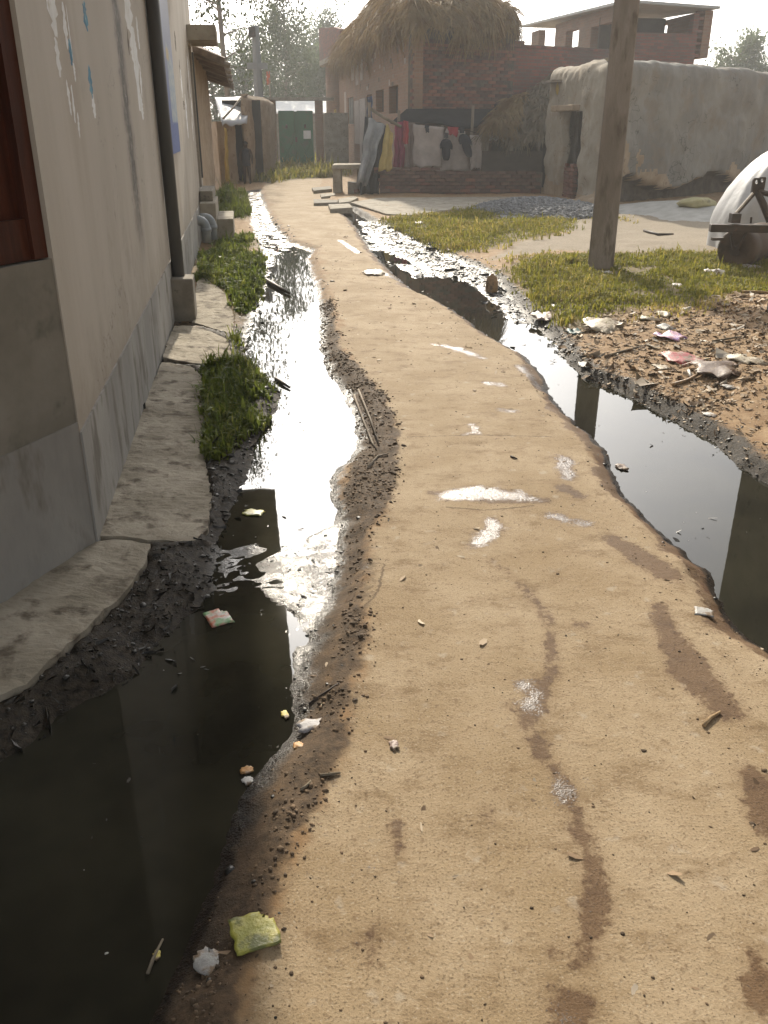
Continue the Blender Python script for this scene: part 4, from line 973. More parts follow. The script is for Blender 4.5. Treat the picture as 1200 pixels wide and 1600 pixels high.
def lump(name, c, r, mat, parent=None, amp=.2, seed=0, sub=3):
    import bmesh
    bm = bmesh.new(); bmesh.ops.create_icosphere(bm, subdivisions=sub, radius=1)
    for q in bm.verts:
        n = 1+amp*mnoise.fractal(q.co*1.7+Vector((seed*7.3, 0, 0)), .8, 2, 4)
        q.co = Vector((q.co.x*r[0]*n, q.co.y*r[1]*n, q.co.z*r[2]*n))
    me = bpy.data.meshes.new(name); bm.to_mesh(me); bm.free()
    me.polygons.foreach_set('use_smooth', [True]*len(me.polygons))
    return new_obj(name, me, mat, parent, c)
p = at(686, 16, 24.6); lump('sack', p, (.24, .2, .13), M['silver_sheet'], bn, .3, 2)
MB().tube([p+Vector((.28, 0, -.25)), p+Vector((.27, -.02, .05)), p+Vector((.24, -.02, .17))], .03, 6).build('stick', M['dark_metal'], bn)
pt = thing('clay_pot', 'reddish upturned clay pot on the peak of the straw heap', 'pot')
p = at(645, 6, 25.5); prof = [(.16, -.2), (.3, -.1), (.33, .03), (.26, .14), (.12, .19), (.02, .2)]
v = []; f = []
for r, z in prof:
    for k in range(14): v.append((p.x+r*math.cos(k*math.pi/7), p.y+r*math.sin(k*math.pi/7), p.z-.08+z))
for j in range(5):
    for k in range(14): f.append((j*14+k, j*14+(k+1) % 14, (j+1)*14+(k+1) % 14, (j+1)*14+k))
MB().add(v, f).build('pot_body', M['brick'], pt, True)

# lean-to of dark sheet in front of the side wall, with posts
lt = thing('lean_to', 'dark sagging lean-to roof in front of the brick side wall', 'shelter')
v = []; f = []
for i in range(13):
    for j in range(5):
        t, k = i/12, j/4
        p = (A0+Vector((-.15, -.15, 1.85))).lerp(A0+dr*2.35+nR*.12+Vector((0, 0, 1.86)), t).lerp(at(610+t*135, 193+6*t, 22.55), k); p.z += -.05*math.sin(t*math.pi*3)*k; v.append(tuple(p))
for i in range(12):
    for j in range(4): f.append((i*5+j, (i+1)*5+j, (i+1)*5+j+1, i*5+j+1))
o = MB().add(v, f).build('roof_sheet', M['black_sheet'], lt, True); o.modifiers.new('thick', 'SOLIDIFY').thickness = .03
for (u, vt) in ((622, 172), (738, 165), (690, 196)):
    a = at(u, vt, 22.5); MB().tube([(a.x, a.y, -.05), (a.x+.02, a.y, a.z)], .035, 7).build('post', M['bark'], lt)
MB().box(*( .25, 2.6, 22.95, 23.0, -.05, 1.7)).build('rear_screen', M['dark'], lt) if False else None

# clothes on a line behind the low wall
CY = 22.25
line = thing('clothesline', 'sagging clothesline with a bamboo pole behind the low brick wall', 'clothesline')
MB().tube([at(576, 168, CY+.4), at(600, 184, CY+.1), at(627, 198, CY-.1)], .035, 7).build('bamboo_pole', M['straw_grey'], line)
ropep = [at(u, v, CY) for u, v in ((622, 190), (645, 191), (690, 198), (735, 205), (760, 213))]
MB().tube(ropep, .008, 5).build('rope', M['dark_metal'], line)
for (u, vt) in ((577, 160), (762, 208)):
    a = at(u, vt, CY+.3); MB().tube([(a.x, a.y, -.05), (a.x, a.y, a.z)], .04, 7).build('post', M['bark'], line)
C4 = lambda a, b, c, d, Y, Y2=None: (at(*a, Y), at(*b, Y), at(*c, Y2 or Y), at(*d, Y2 or Y))
cloth('black_sheet', 'black plastic sheet draped from the pole to the ground by the wall end', 'plastic sheet', M['black_sheet'], C4((570,182),(603,196),(592,305),(564,303), CY, 21.5), 2, .09, seed=1)
cloth('grey_sheet', 'shiny grey plastic sheet draped over the black one', 'plastic sheet', M['silver_sheet'], C4((576,184),(600,196),(574,290),(558,285), CY-.2, 21.25), 1.5, .08, seed=2)
cloth('blue_sheet', 'dark blue sheet hanging in the brick house doorway', 'plastic sheet', M['blue_sheet'], C4((573,152),(581,150),(582,200),(574,205), 22.9), 1, .04, seed=5)
cloth('yellow_cloth', 'yellow cloth hanging beside the black sheet above the low wall', 'cloth', M['yellow_cloth'], C4((604,193),(613,210),(612,264),(592,268), CY-.12, 21.5), 1.2, .05, seed=3)
cloth('pink_cloth', 'dark pink cloth at the left end of the clothesline', 'cloth', M['pink_cloth'], C4((619,192),(633,189),(631,262),(614,262), CY), 2, .05, seed=4)
cloth('red_cloth', 'short bright red cloth on the clothesline', 'cloth', M['red_cloth'], C4((631,188),(638.5,190),(638,224),(630,223), CY-.1), 1, .04, seed=6)
cloth('grey_cloth', 'brownish grey cloth hanging behind the red one', 'cloth', M['grey_cloth'], C4((634,190),(649,192),(650,264),(626,262), CY+.08), 2, .06, seed=7)
cloth('white_cloth', 'large dull white cloth spread on the middle of the clothesline', 'cloth', M['white_cloth'], C4((646,194),(694,199),(690,262),(646,262), CY-.02), 1.6, .04, seed=8)
cloth('white_cloth', 'dull white cloth hanging between the two dark shirts', 'cloth', M['white_cloth'], C4((697,201),(726,205),(737,268),(676,267), CY+.1), 2, .05, seed=9)
cloth('white_cloth', 'small off white cloth at the right end of the clothesline', 'cloth', M['white_cloth'], C4((734,211),(752,212),(753,262),(735,264), CY), 1.3, .04, seed=10)
cloth('red_cloth', 'small red cloth between the dark shirts', 'cloth', M['red_cloth'], C4((699,198),(716,199),(713,212),(700,210), CY-.1), 1, .03, seed=12)
cloth('navy_cloth', 'tiny navy cloth pegged on top of the large white cloth', 'cloth', M['navy_cloth'], C4((664,195),(671,196),(670,208),(665,207), CY-.12), .6, .02, 6, 6, seed=13)
def shirt(label, u, v, w_, h_, Y, lean, seed):
    root = thing('hanging_shirt', label, 'shirt', (0, 0, 0), 0, 'dark shirts on the clothesline')
    prof = [(-.16, 0), (-.5, -.12), (-.62, -.45), (-.42, -.5), (-.36, -.3), (-.4, -1), (0, -1.05), (.4, -1), (.36, -.3), (.42, -.55), (.62, -.5), (.5, -.1), (.16, 0)]
    p0 = at(u, v, Y); n = len(prof); m = MB(); pts = []
    for (a, b) in prof:
        q = p0+Vector((a*w_+lean*b, mnoise.noise(Vector((a*5, b*5, seed)))*.06, b*h_)); pts.append(q)
    cen_ = p0+Vector((-lean*.45, -.07, -.4*h_)); cb = p0+Vector((-lean*.45, .06, -.4*h_))
    m.add(pts+[cen_, cb], [(i, (i+1) % n, n) for i in range(n)]+[((i+1) % n, i, n+1) for i in range(n)])
    o = m.build('shirt_cloth', M['navy_cloth'], root, True); s_ = o.modifiers.new('s', 'SUBSURF'); s_.levels = s_.render_levels = 2
    MB().box(p0.x-.05, p0.x+.05, p0.y-.05, p0.y+.05, p0.z-.05, p0.z+.06, None, .01).build('collar', M['navy_cloth'], root)
shirt('dark shirt drooping right beside the large white cloth', 697, 212, .36, .62, CY-.18, -.02, 1)
shirt('dark shirt drooping beside the small off white cloth at the right', 722, 204, .36, .66, CY-.18, -.22, 2)

# low brick wall, brick by brick
LW = thing('low_brick_wall', 'low crumbling brick wall below the clothesline', 'wall')
x0 = at(587, 305, 21.65).x; x1 = at(846, 305, 21.65).x
MB().box(x0+.1, x1, 21.70, 21.9, -.08, .5).build('wall_core', M['mortar'], LW)
cnt = 0
for row in range(8):
    z = .02+row*.079; topx = x1
    for i in range(19):
        xx = x0+.1+i*.236+(.118 if row % 2 else 0)
        if xx > x1-.05 or cnt >= 280: continue
        if row == 7 and (xx > x0+1.6 or random.random() < .25): continue
        if row == 0 and random.random() < .1: continue
        o = bpy.data.objects.new('brick', me_b[random.choice((1, 2, 2, 3, 3, 2, 3))]); COL.objects.link(o); o.parent = LW
        o.location = (xx, 21.69+random.uniform(-.018, .012), z+random.uniform(-.006, .006)); o.rotation_euler = (random.uniform(-.05, .05), random.uniform(-.03, .03), random.uniform(-.06, .06)); o.scale = (1, 1.0, random.uniform(.9, 1.08)); cnt += 1
for row in range(8):                               # bonded end; its redder brick paints in the light falling there
    o = bpy.data.objects.new('brick', me_b[row % 2]); COL.objects.link(o); o.parent = LW
    o.location = (x0+.02, 21.8, .02+row*.079); o.rotation_euler = (0, 0, math.pi/2+random.uniform(-.1, .1))

# straw lean-to on the right of the brick house
SL = thing('straw_shed', 'low shed with a sloping weathered straw roof beside the mud house', 'shed')
def shed_surf(a, k):                             # a 0..1 left-right, k 0 (eave) .. 1 (top)
    e = at(752+a*100, 216-2*a, 22.3); t = at(800+a*70, 160-50*a, 24.6)
    p = e.lerp(t, k); p.z += .12*math.sin(k*math.pi)+.1*mnoise.fractal(p*1.6, .8, 2, 4)+(.12*math.sin(a*9)*(1-k) if k < .3 else 0)
    return p
v = []; f = []
for i in range(25):
    for j in range(17): v.append(tuple(shed_surf(i/24, j/16)))
for i in range(24):
    for j in range(16): f.append((i*17+j, (i+1)*17+j, (i+1)*17+j+1, i*17+j+1))
o = MB().add(v, f).build('straw_roof', M['straw_grey'], SL, True); o.modifiers.new('thick', 'SOLIDIFY').thickness = .12
strands('straw_strands', 3600, lambda p, r: shed_surf((p % 6.283)/6.283, 1-min(max((r-.05)/1.25, 0), 1)), M['straw_grey'], SL, (.2, .5), .012)
strands('loose_straw', 1800, lambda p, r: shed_surf(.05+.38*((p % 6.283)/6.283), .05+.75*(1-min(max((r-.05)/1.25, 0), 1)))+Vector((0, -.12, .07)), M['straw'], SL, (.25, .55), .013)
for u in (756, 800, 842):
    a = at(u, 216, 22.4); MB().tube([(a.x, a.y, -.05), (a.x, a.y, a.z)], .05, 7).build('post', M['bark'], SL)
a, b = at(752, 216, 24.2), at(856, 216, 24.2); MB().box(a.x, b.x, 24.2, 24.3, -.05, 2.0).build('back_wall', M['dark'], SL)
a, b = at(755, 216, 22.0), at(848, 256, 22.0); MB().box(a.x, b.x, 22.1, 22.16, -.05, .95).build('shade_panel', M['dark_room'], SL)  # added dark panel stands in for the shade under the straw roof
sc_ = cloth('white_sheet', 'scrap of white sheet on the eave of the straw shed', 'plastic sheet', M['white_tarp'], (at(762, 214, 22.5), at(790, 212, 22.6), at(790, 217, 22.2), at(764, 219, 22.1)), 2, .03, seed=3)

# ------------------------------------------------------------ grey mud house on the right
MH = thing('mud_house', 'thick walled grey mud house with rounded corners on the right', 'house')
mA = Vector((4.35, 18.5, 0)); md_, mr = az(-10.8), az(50)
pth = [mA+md_*3.42+mr*4, mA+md_*3.45+mr*.3, mA+md_*3.3, mA+md_*.35, mA+md_*.08+mr*.05, mA+mr*.35-md_*.0, mA+mr*10.5, mA+mr*10.7+md_*3]
foot_edge = lambda q: .36+.15*math.sin(q*1.9)+.14*mnoise.noise(Vector((q*2.6, 1, 0)))-.1*max(0, q-5)
s_long = sum((b-a).length for a, b in zip(pth[:5], pth[1:6]))-.35
def under(s, z):                                  # the foot of the long side has crumbled away
    q = s-s_long
    if q < 0: return 0.0 if z > .25 else -.1*(1-z/.25)*max(0, math.sin(s*1.1))
    e = foot_edge(q); t = min(1, max(0, (e+.05-z)/.1)); return .3*t*t*(3-2*t)*min(1, q*2)
hs0 = 4.0
rows = [(-.02, -.15), (0, .05), (0, 2.4), (.02, 2.52), (.07, 2.6), (.17, 2.65), (.3, 2.67), (.5, 2.68)]
door_s = (pth[2]-pth[1]).length+4.0+(3.3-2.55), (pth[2]-pth[1]).length+4.0+(3.3-1.5)
m = shell(pth, rows, [(door_s[0], door_s[1], -.15, 1.78)], .085, 1.3, depth=.16, step=.055, under=under)
mh = m.build('wall', M['mud_grey'], MH, True)
MB().prism([(p.x, p.y) for p in (pth[1]+nMi*0 if False else mA+md_*3.0+mr*.4, mA+md_*.4+mr*.45, mA+mr*10.2+md_*.45, mA+mr*9.5+md_*3.2)], 2.35, 2.6).build('roof', M['mud_grey'], MH)
def set_face_mats(o, cond, mat):
    o.data.materials.append(mat); k = len(o.data.materials)-1
    for p in o.data.polygons:
        if cond(p.center): p.material_index = k
sd_mat = M['mud_wall']
def is_brown(c):
    q = (c-mA).dot(mr); nn = mnoise.fractal(c*1.5, .8, 2, 4)
    if q < .35+.12*nn and (c-mA).dot(md_) > -.5: return True
    return (1.45-.75*q+.6*nn) > c.z and q < 1.7 or c.z < .42+.22*math.sin(q*1.3)+.35*nn
nMp = Vector((-md_.y, md_.x, 0)); lane_face = lambda c: abs((c-mA).dot(nMp)) < .3+.15*mnoise.noise(c*2)
set_face_mats(mh, lane_face, M['mud_beige'])
set_face_mats(mh, lambda c: (not lane_face(c) and is_brown(c)) or c.z < .3+.3*mnoise.noise(c*1.6), sd_mat)
M['soil'] = pm('shaded_crumbled_earth', (.06, .048, .035), (.11, .088, .065), 6, .95, .7, 20, bdist=.03)  # crumbled earth, darkened to paint in the shade of the hollow
set_face_mats(mh, lambda c: not lane_face(c) and (c-mA).dot(mr) > .3 and c.z < foot_edge((c-mA).dot(mr))+.02+.05*mnoise.noise(c*7), M['soil'])
# a lower roof height on the lane end is part of the lumpy shell; add patches and fittings
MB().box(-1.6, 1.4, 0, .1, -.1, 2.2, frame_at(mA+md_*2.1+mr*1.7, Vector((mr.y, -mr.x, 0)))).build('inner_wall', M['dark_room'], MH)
nM = Vector((-md_.y, md_.x, 0))
p = mA+md_*2.0+nM*.05
MB().box(-.14, .16, -.62, .62, 1.78, 1.9, frame_at(p, md_)).build('lintel', M['mud_wall'], MH, bevel=.02)
MB().box(-.28, .1, -.3, .3, -.02, .03, Matrix.Translation(at(873, 128, 21.3)) @ Matrix.Rotation(.18, 4, 'Z')).build('shelf', M['bark'], MH)
lump('hanging_gourd', at(872, 138, 21.2), (.05, .05, .13), M['yellow_cloth'], MH, .1, 3, 2)
cnt = 0
for row in range(9):                              # loose bricks stacked in the doorway
    for i in range(3):
        q = mA+md_*(2.32-i*.25-(.06 if row % 2 else 0))-nM*.14+Vector((0, 0, .06+row*.08))
        if row == 8 and i == 1: continue
        o = bpy.data.objects.new('brick', me_b[(row+i) % 2]); COL.objects.link(o); o.parent = MH
        o.location = q; o.rotation_euler = (0, 0, math.atan2(md_.y, md_.x)+random.uniform(-.12, .12))
for k in range(9):                                # crumbled buttress at the corner
    c = mA+Vector((random.uniform(-.55, .25), random.uniform(-.25, .45), 0))
    lump('fallen_clod', (c.x, c.y, random.uniform(-.03, .06)), (random.uniform(.15, .3), random.uniform(.14, .25), random.uniform(.08, .2)), M['mud_wall'], MH, .35, k, 2)

# ------------------------------------------------------------ unfinished brick room behind
UB = thing('unfinished_brick_house', 'unfinished red brick upper room with open windows and slanting tin roof', 'house')
uA = Vector((6.9, 28, 0)); ul, ur = az(-8.5), az(81.5)
MU = frame_at(uA+ul*9.1, -ul); n1 = 1 if (MU.to_3x3() @ Vector((1, 0, 0))).x < 0 else -1
f9 = 9.1
face(MU, f9, 3.3, 4.7, [(f9-8.2, f9-6.35, 4.02, 4.7), (f9-5.2, f9-3.95, 3.86, 4.38), (f9-2.85, f9-.5, 3.6, 4.3)], n1, 'lane_wall', M['brickwork_lane'], UB)
face(MU, f9, -.1, 3.295, [], n1, 'lower_wall', M['brickwork'], UB)
# far wall with openings so that sky shows through
MU2 = frame_at(uA+ul*9.1+ur*2.3, -ul)
face(MU2, f9, 3.3, 4.5, [(f9-8.9, f9-5.6, 3.9, 4.5), (f9-5.2, f9-2.4, 3.7, 4.4)], n1, 'rear_wall', M['brickwork_lane'], UB)
MUR = frame_at(uA, ur); n2 = 1 if (MUR.to_3x3() @ Vector((1, 0, 0))).y < 0 else -1
face(MUR, 2.15, -.1, 3.92, [], n2, 'side_wall', M['brickwork'], UB)
face(MUR, .15, 3.922, 4.42, [], n2, 'side_pier', M['brickwork'], UB)
face(frame_at(uA+ur*1.98, ur), .17, 3.922, 4.42, [], n2, 'side_pier', M['brickwork'], UB)
MB().box(0, .08, 0, 2.1, 3.3, 4.5, frame_at(uA+ul*2.2, ur)).build('inner_wall', M['dark_room'], UB)
for row in range(16):                              # toothed brick end
    if row % 2:
        p = uA+ur*2.16+Vector((0, .06, 3.28+row*.078)); o = bpy.data.objects.new('brick', me_b[row % 4]); COL.objects.link(o); o.parent = UB; o.location = p; o.rotation_euler = (0, 0, math.atan2(ur.y, ur.x))
rp = [uA-ul*.35-ur*.25, uA-ul*.35+ur*2.55, uA+ul*9.6+ur*2.6, uA+ul*9.6-ur*.3]
v = [(rp[0].x, rp[0].y, 4.62), (rp[1].x, rp[1].y, 4.5), (rp[2].x, rp[2].y, 4.86), (rp[3].x, rp[3].y, 4.9)]
v += [(a, b, c+.07) for a, b, c in v]
MB().add(v, [(3, 2, 1, 0), (4, 5, 6, 7), (0, 1, 5, 4), (1, 2, 6, 5), (2, 3, 7, 6), (3, 0, 4, 7)]).build('roof', M['tin'], UB)

# ------------------------------------------------------------ poles
pole = thing('utility_pole', 'square concrete utility pole standing in the grass on the right', 'pole', (2.48, 10.18, 0), math.radians(-14))
m = MB(); b0, b1 = .135, .085; 
for z, h in ((-.4, .145), (9, .09)):
    m.v += [(-h*1.0, -h*.9, z), (h*1.0, -h*.9, z), (h*1.0, h*.9, z), (-h*1.0, h*.9, z)]
m.f = [(0, 1, 5, 4), (1, 2, 6, 5), (2, 3, 7, 6), (3, 0, 4, 7), (4, 5, 6, 7), (3, 2, 1, 0)]
m.build('shaft', M['pole'], pole, bevel=.012)
MB().box(-.7, .7, -.16, -.1, 8.2, 8.3).build('crossarm', M['dark_metal'], pole)
for x in (-.6, 0, .6): MB().tube([(x, -.13, 8.3), (x, -.13, 8.36), (x, -.13, 8.45)], [.03, .055, .03], 8).build('insulator', M['white_paint'], pole)
fp = thing('utility_pole', 'slim grey utility pole behind the mud hut on the left', 'pole', (at(405, 160, 34).x, 34, 0))
MB().tube([(0, 0, -.2), (0, 0, at(402, 40, 34).z)], [.2, .13], 8).build('shaft', M['far_pole'], fp)
MB().box(-.35, .35, -.13, .12, 3.3, 3.5).build('bracket', M['far_pole'], fp)
q = at(402, 40, 34).z
MB().box(-.22, .02, -.2, .2, q-.35, q-.05).build('junction_box', M['dark_metal'], fp)
fl = thing('flag', 'small orange flag on a thin bamboo behind the green gate', 'flag')
a = at(425, 150, 40); MB().tube([(a.x, 40, 0), (a.x-.1, 40, at(421, 110, 40).z)], .03, 6).build('flagstaff', M['bark'], fl)
M['orange'] = fab('orange_cloth', (.5, .13, .06))
o = cloth('flag_cloth', None, None, M['orange'], (at(416, 112, 40), at(421, 111, 40), at(422, 130, 40), at(417, 133, 40)), 1, .05, 6, 8); o.parent = fl

# ------------------------------------------------------------ trees
M['leaf'] = pm('hazy_olive_leaves', (.09, .12, .06), (.125, .155, .085), .9, .7, 0, trans=.45)  # lightened green: distance haze is painted into the leaf colour
M['leaf_euc'] = pm('grey_green_leaves', (.065, .085, .04), (.10, .125, .06), .9, .7, 0, trans=.3)
def leaves(centres, n_each, spread, size, droop):
    n = len(centres)*n_each
    c = np.repeat(np.array(centres), n_each, 0); rg = np.repeat(np.array(spread)[None, :], n, 0) if np.ndim(spread) else spread
    d = rng.normal(0, .5, (n, 3))*rg; p = c+d
    ax = rng.normal(0, 1, (n, 3)); ax[:, 2] -= droop; ax /= np.linalg.norm(ax, axis=1)[:, None]
    sd = np.cross(ax, rng.normal(0, 1, (n, 3))); sd /= np.linalg.norm(sd, axis=1)[:, None]+1e-9
    L_ = size*rng.uniform(.6, 1.4, n)[:, None]; W_ = L_*rng.uniform(.22, .42, n)[:, None]
    Vv = np.stack([p, p+ax*L_*.5+sd*W_, p+ax*L_, p+ax*L_*.5-sd*W_], 1).reshape(-1, 3)
    Ff = np.arange(n*4).reshape(-1, 4); return Vv, Ff
def tree(name, label, base, H, crown_r, trunk_r, crown_from=.4, ncl=60, n_each=60, size=.22, droop=.5, mat='leaf', spread=.55, seed=0, lean=0, group=None, dense=False):
    r = random.Random(seed); root = thing(name, label, 'tree', base, 0, group)
    pts = [Vector((lean*t*t+.12*math.sin(t*5+seed), .1*math.sin(t*4), H*.86*t)) for t in np.linspace(0, 1, 9)]
    MB().tube([pts[0]+Vector((0, 0, -.2))]+pts[1:], [trunk_r*1.25]+[trunk_r*(1-.75*t) for t in np.linspace(.12, 1, 8)], 9).build('trunk', M['bark'], root, True)
    limbs = MB(); cen_ = []
    for k in range(ncl):
        t = crown_from+(1-crown_from)*r.random()**.8; i = min(int(t*8), 7); p0 = pts[i].lerp(pts[i+1], t*8-i) if i < 8 else pts[8]
        ph = r.uniform(0, 6.283); prof = math.sin(math.pi*min(1, (t-crown_from)/(1-crown_from)*.85+.15))
        rr = crown_r*(.3+.7*r.random()**.6)*(.35+.65*prof); up = r.uniform(.05, .35)*rr+(.14*H if t > .9 else 0)*r.random()
        e = p0+Vector((math.cos(ph)*rr, math.sin(ph)*rr, up)); mid = p0.lerp(e, .5)+Vector((0, 0, .12*rr))
        if k % 2 == 0 or not dense: limbs.tube([p0, mid, e], [trunk_r*.28, trunk_r*.16, .012], 5, False)
        cen_ += [tuple(e), tuple(mid.lerp(e, r.uniform(.3, .8))+Vector((r.uniform(-.3, .3), r.uniform(-.3, .3), r.uniform(-.4, .2)))*spread)]
    limbs.build('limbs', M['bark'], root, True)
    Vv, Ff = leaves(cen_, n_each, np.array([spread, spread, spread*(1+droop*.5)]), size, droop)
    tag(np_mesh('crown', Vv, Ff, M[mat], root), kind=None)
    return root
def tb(u, Y): return Vector((at(u, 200, Y).x, Y, 0))
tree('eucalyptus_tree', 'tall eucalyptus with a bare pale trunk and drooping leaves beyond the mud hut', tb(364, 36), 13, 2.3, .13, .30, 60, 60, .14, 1.6, 'leaf_euc', .5, 3, -.6)
tree('eucalyptus_tree', 'slender hazy tree just right of the slim grey utility pole', tb(446, 52), 9.0, 1.9, .1, .3, 60, 60, .14, 1.2, 'leaf_euc', .5, 5, .2)
tree('bushy_tree', 'broad bluish tree rising behind the gate slab', tb(455, 66), 8.2, 3.0, .22, .2, 70, 70, .17, .5, 'leaf', .8, 8)
tree('bushy_tree', 'round hazy tree beside the brick house balcony', tb(505, 70), 9.0, 3.2, .22, .2, 70, 70, .17, .5, 'leaf', .8, 9)
tree('bushy_tree', 'low dark tree under the brick house balcony', tb(522, 56), 5.6, 2.2, .2, .15, 60, 110, .16, .3, 'leaf', .65, 10)
tree('bushy_tree', 'small hazy tree between the two pale trunks', tb(385, 60), 7.0, 2.6, .2, .2, 50, 60, .16, .5, 'leaf', .75, 11)
tree('bushy_tree', 'low tree seen over the mud house eave on the far left', tb(335, 58), 6.0, 2.6, .2, .15, 50, 60, .16, .5, 'leaf', .75, 12)
tree('bushy_tree', 'leafy tree top showing above the grey mud house on the right', tb(1140, 52), 5.7, 2.2, .2, .35, 55, 100, .15, .3, 'leaf', .55, 13)
tree('bushy_tree', 'leaf sprig at the right edge above the grey mud house', tb(1222, 50), 5.4, 1.5, .2, .35, 36, 100, .15, .3, 'leaf', .5, 14)

# ------------------------------------------------------------ implement and covered heap on the right
RL = thing('field_roller', 'rusty iron field roller with hitch brackets parked at the right edge', 'farm roller')
RY = 10.1
bz = at(1110, 350, RY); bz2 = at(1110, 362, RY)
bx0 = bz.x; bx1 = at(1330, 360, RY).x
MB().box(bx0, bx1, RY-.06, RY+.05, bz2.z, bz.z, Matrix.Translation((bx0, RY, 0)) @ Matrix.Rotation(-.12, 4, 'Z') @ Matrix.Translation((-bx0, -RY, 0))).build('beam', M['dark_metal'], RL, bevel=.008)
rad = .225; dc = at(1150, 392, RY+.12); MD = Matrix.Translation((dc.x, dc.y, rad-.015)) @ Matrix.Rotation(math.radians(52), 4, 'Z')
n = 32; P_ = [(0, .03), (.012, rad*.3), (0, rad*.32), (.0, rad*.88), (.015, rad*.97), (.05, rad), (.2, rad), (.22, rad*.94), (.3, rad*.94), (.32, rad), (.62, rad), (.64, rad*.94), (.72, rad*.94), (.74, rad), (.9, rad), (.92, rad*.9), (.92, .03)]
v = [tuple(MD @ Vector((x, r*math.cos(k*2*math.pi/n), r*math.sin(k*2*math.pi/n)))) for (x, r) in P_ for k in range(n)]
f = [(j*n+k, j*n+(k+1) % n, (j+1)*n+(k+1) % n, (j+1)*n+k) for j in range(len(P_)-1) for k in range(n)]
MB().add(v, f).build('drum', M['rust_drum'], RL, True)
MB().tube([MD @ Vector((-.05, 0, -.02)), MD @ Vector((.03, 0, -.02))], .05, 12).build('axle', M['dark_metal'], RL)
for sg in (-.1, .1): MB().tube([MD @ Vector((-.03, sg, .23)), MD @ Vector((-.04, sg*.2, 0))], .018, 6).build('axle_stay', M['dark_metal'], RL)
MB().box(bx0+.03, bx0+.16, RY-.06, RY-.0, bz2.z-.09, bz2.z-.06).build('step_bar', M['dark_metal'], RL)
for u, vt, vb in ((1178.5, 278, 303), (1187.5, 276.5, 298)):          # upright hitch lugs with pin slots
    a, b = at(u, vt, RY+.2), at(u, vb, RY+.2); w2 = .04; hh = (a.z-b.z)/2; zc_ = (a.z+b.z)/2; t = .03
    ang = np.linspace(0, 2*math.pi, 25)[:-1]
    ring_o = [(w2*math.copysign(min(1, abs(math.cos(q))*1.6), math.cos(q)), hh*math.copysign(min(1, abs(math.sin(q))*1.15), math.sin(q))) for q in ang]
    ring_i = [(w2*.4*math.cos(q), hh*.52+hh*.27*math.sin(q)) for q in ang]
    v = []
    for yy in (RY+.2-t/2, RY+.2+t/2):
        v += [(b.x+a_, yy, zc_+b_) for a_, b_ in ring_o]+[(b.x+a_, yy, zc_+b_) for a_, b_ in ring_i]
    k2 = 24; f = []
    for k in range(k2):
        n_ = (k+1) % k2
        f += [(k, n_, k2+n_, k2+k), (2*k2+n_, 2*k2+k, 3*k2+k, 3*k2+n_), (n_, k, 2*k2+k, 2*k2+n_), (k2+k, k2+n_, 3*k2+n_, 3*k2+k)]
    MB().add(v, f).build('hitch_lug', M['dark_metal'], RL)
MB().tube([at(1147, 345, RY+.05), at(1150, 335, RY+.08), at(1178, 304, RY+.2)], [.03, .022, .016], 7).build('strut', M['dark_metal'], RL)
M['bare_steel'] = pm('worn_steel', (.42, .38, .32), (.5, .46, .4), 8, .45, .1)
MB().tube([at(1149, 333, RY+.04), at(1176, 302, RY+.16)], .014, 6).build('polished_rod', M['bare_steel'], RL)
MB().tube([at(1182, 298, RY+.2), at(1192, 318, RY+.16), at(1203, 346, RY+.1)], [.035, .04, .04], 8).build('lever', M['dark_metal'], RL)
MB().tube([at(1184, 297, RY+.2), at(1192, 301, RY+.2), at(1210, 305, RY+.25)], .03, 8).build('link_arm', M['dark_metal'], RL)
MB().box(-.05, .05, -.05, .05, 0, .1, Matrix.Translation(at(1147, 348, RY+.0))).build('bracket', M['dark_metal'], RL)
MB().tube([at(1173, 349, RY), at(1174, 339, RY)], .012, 6).build('pin', M['dark_metal'], RL)
cv = thing('covered_heap', 'tall heap under a white plastic sheet behind the field roller', 'covered heap')
cc = at(1231, 350, 11.9); v = []; f = []; NU, NV = 140, 26
for j in range(NV):
    t = j/(NV-1)
    for i in range(NU):
        ph = i/NU*2*math.pi; R_ = 1.0*(1-t**2.3)**.55 if t < 1 else 0; R_ = max(R_, .02)
        fold = 1+.016*math.sin(ph*11+2.5*t+1.9*math.sin(ph*3))*(1-t*.3)+.009*math.sin(ph*23+6*t+2*math.sin(ph*5))+.03*mnoise.fractal(Vector((math.cos(ph)*3, math.sin(ph)*3, t*2)), .8, 2, 4)
        R_ *= fold*(1+.06*math.sin(2*ph)); v.append((cc.x+.98*R_*math.cos(ph), cc.y+1.05*R_*math.sin(ph), -.05+1.36*t+.05*mnoise.noise(Vector((math.cos(ph)*2, math.sin(ph)*2, t*3)))))
for j in range(NV-1):
    for i in range(NU): f.append((j*NU+i, j*NU+(i+1) % NU, (j+1)*NU+(i+1) % NU, (j+1)*NU+i))
f.append(tuple((NV-1)*NU+i for i in range(NU)))
cs = MB().add(v, f).build('sheet', M['white_tarp'], cv, True)

# ------------------------------------------------------------ house corner beyond the right edge of the frame (seen in the water)
RB = thing('plastered_house', 'tall plastered house corner at the right edge beside the rubbish', 'house', (3.04, 6.86, 0), math.radians(8.6))
MB().box(0, 5, -6.5, 0, -.1, 6.3).build('wall', M['conc_dark'], RB, bevel=.02)
MB().box(-.03, 5.1, -6.6, .05, 6.3, 6.42).build('roof_slab', M['cement'], RB)
MB().box(-.02, -.002, -6.5, .018, -.1, .4).build('plinth', M['plinth'], RB)

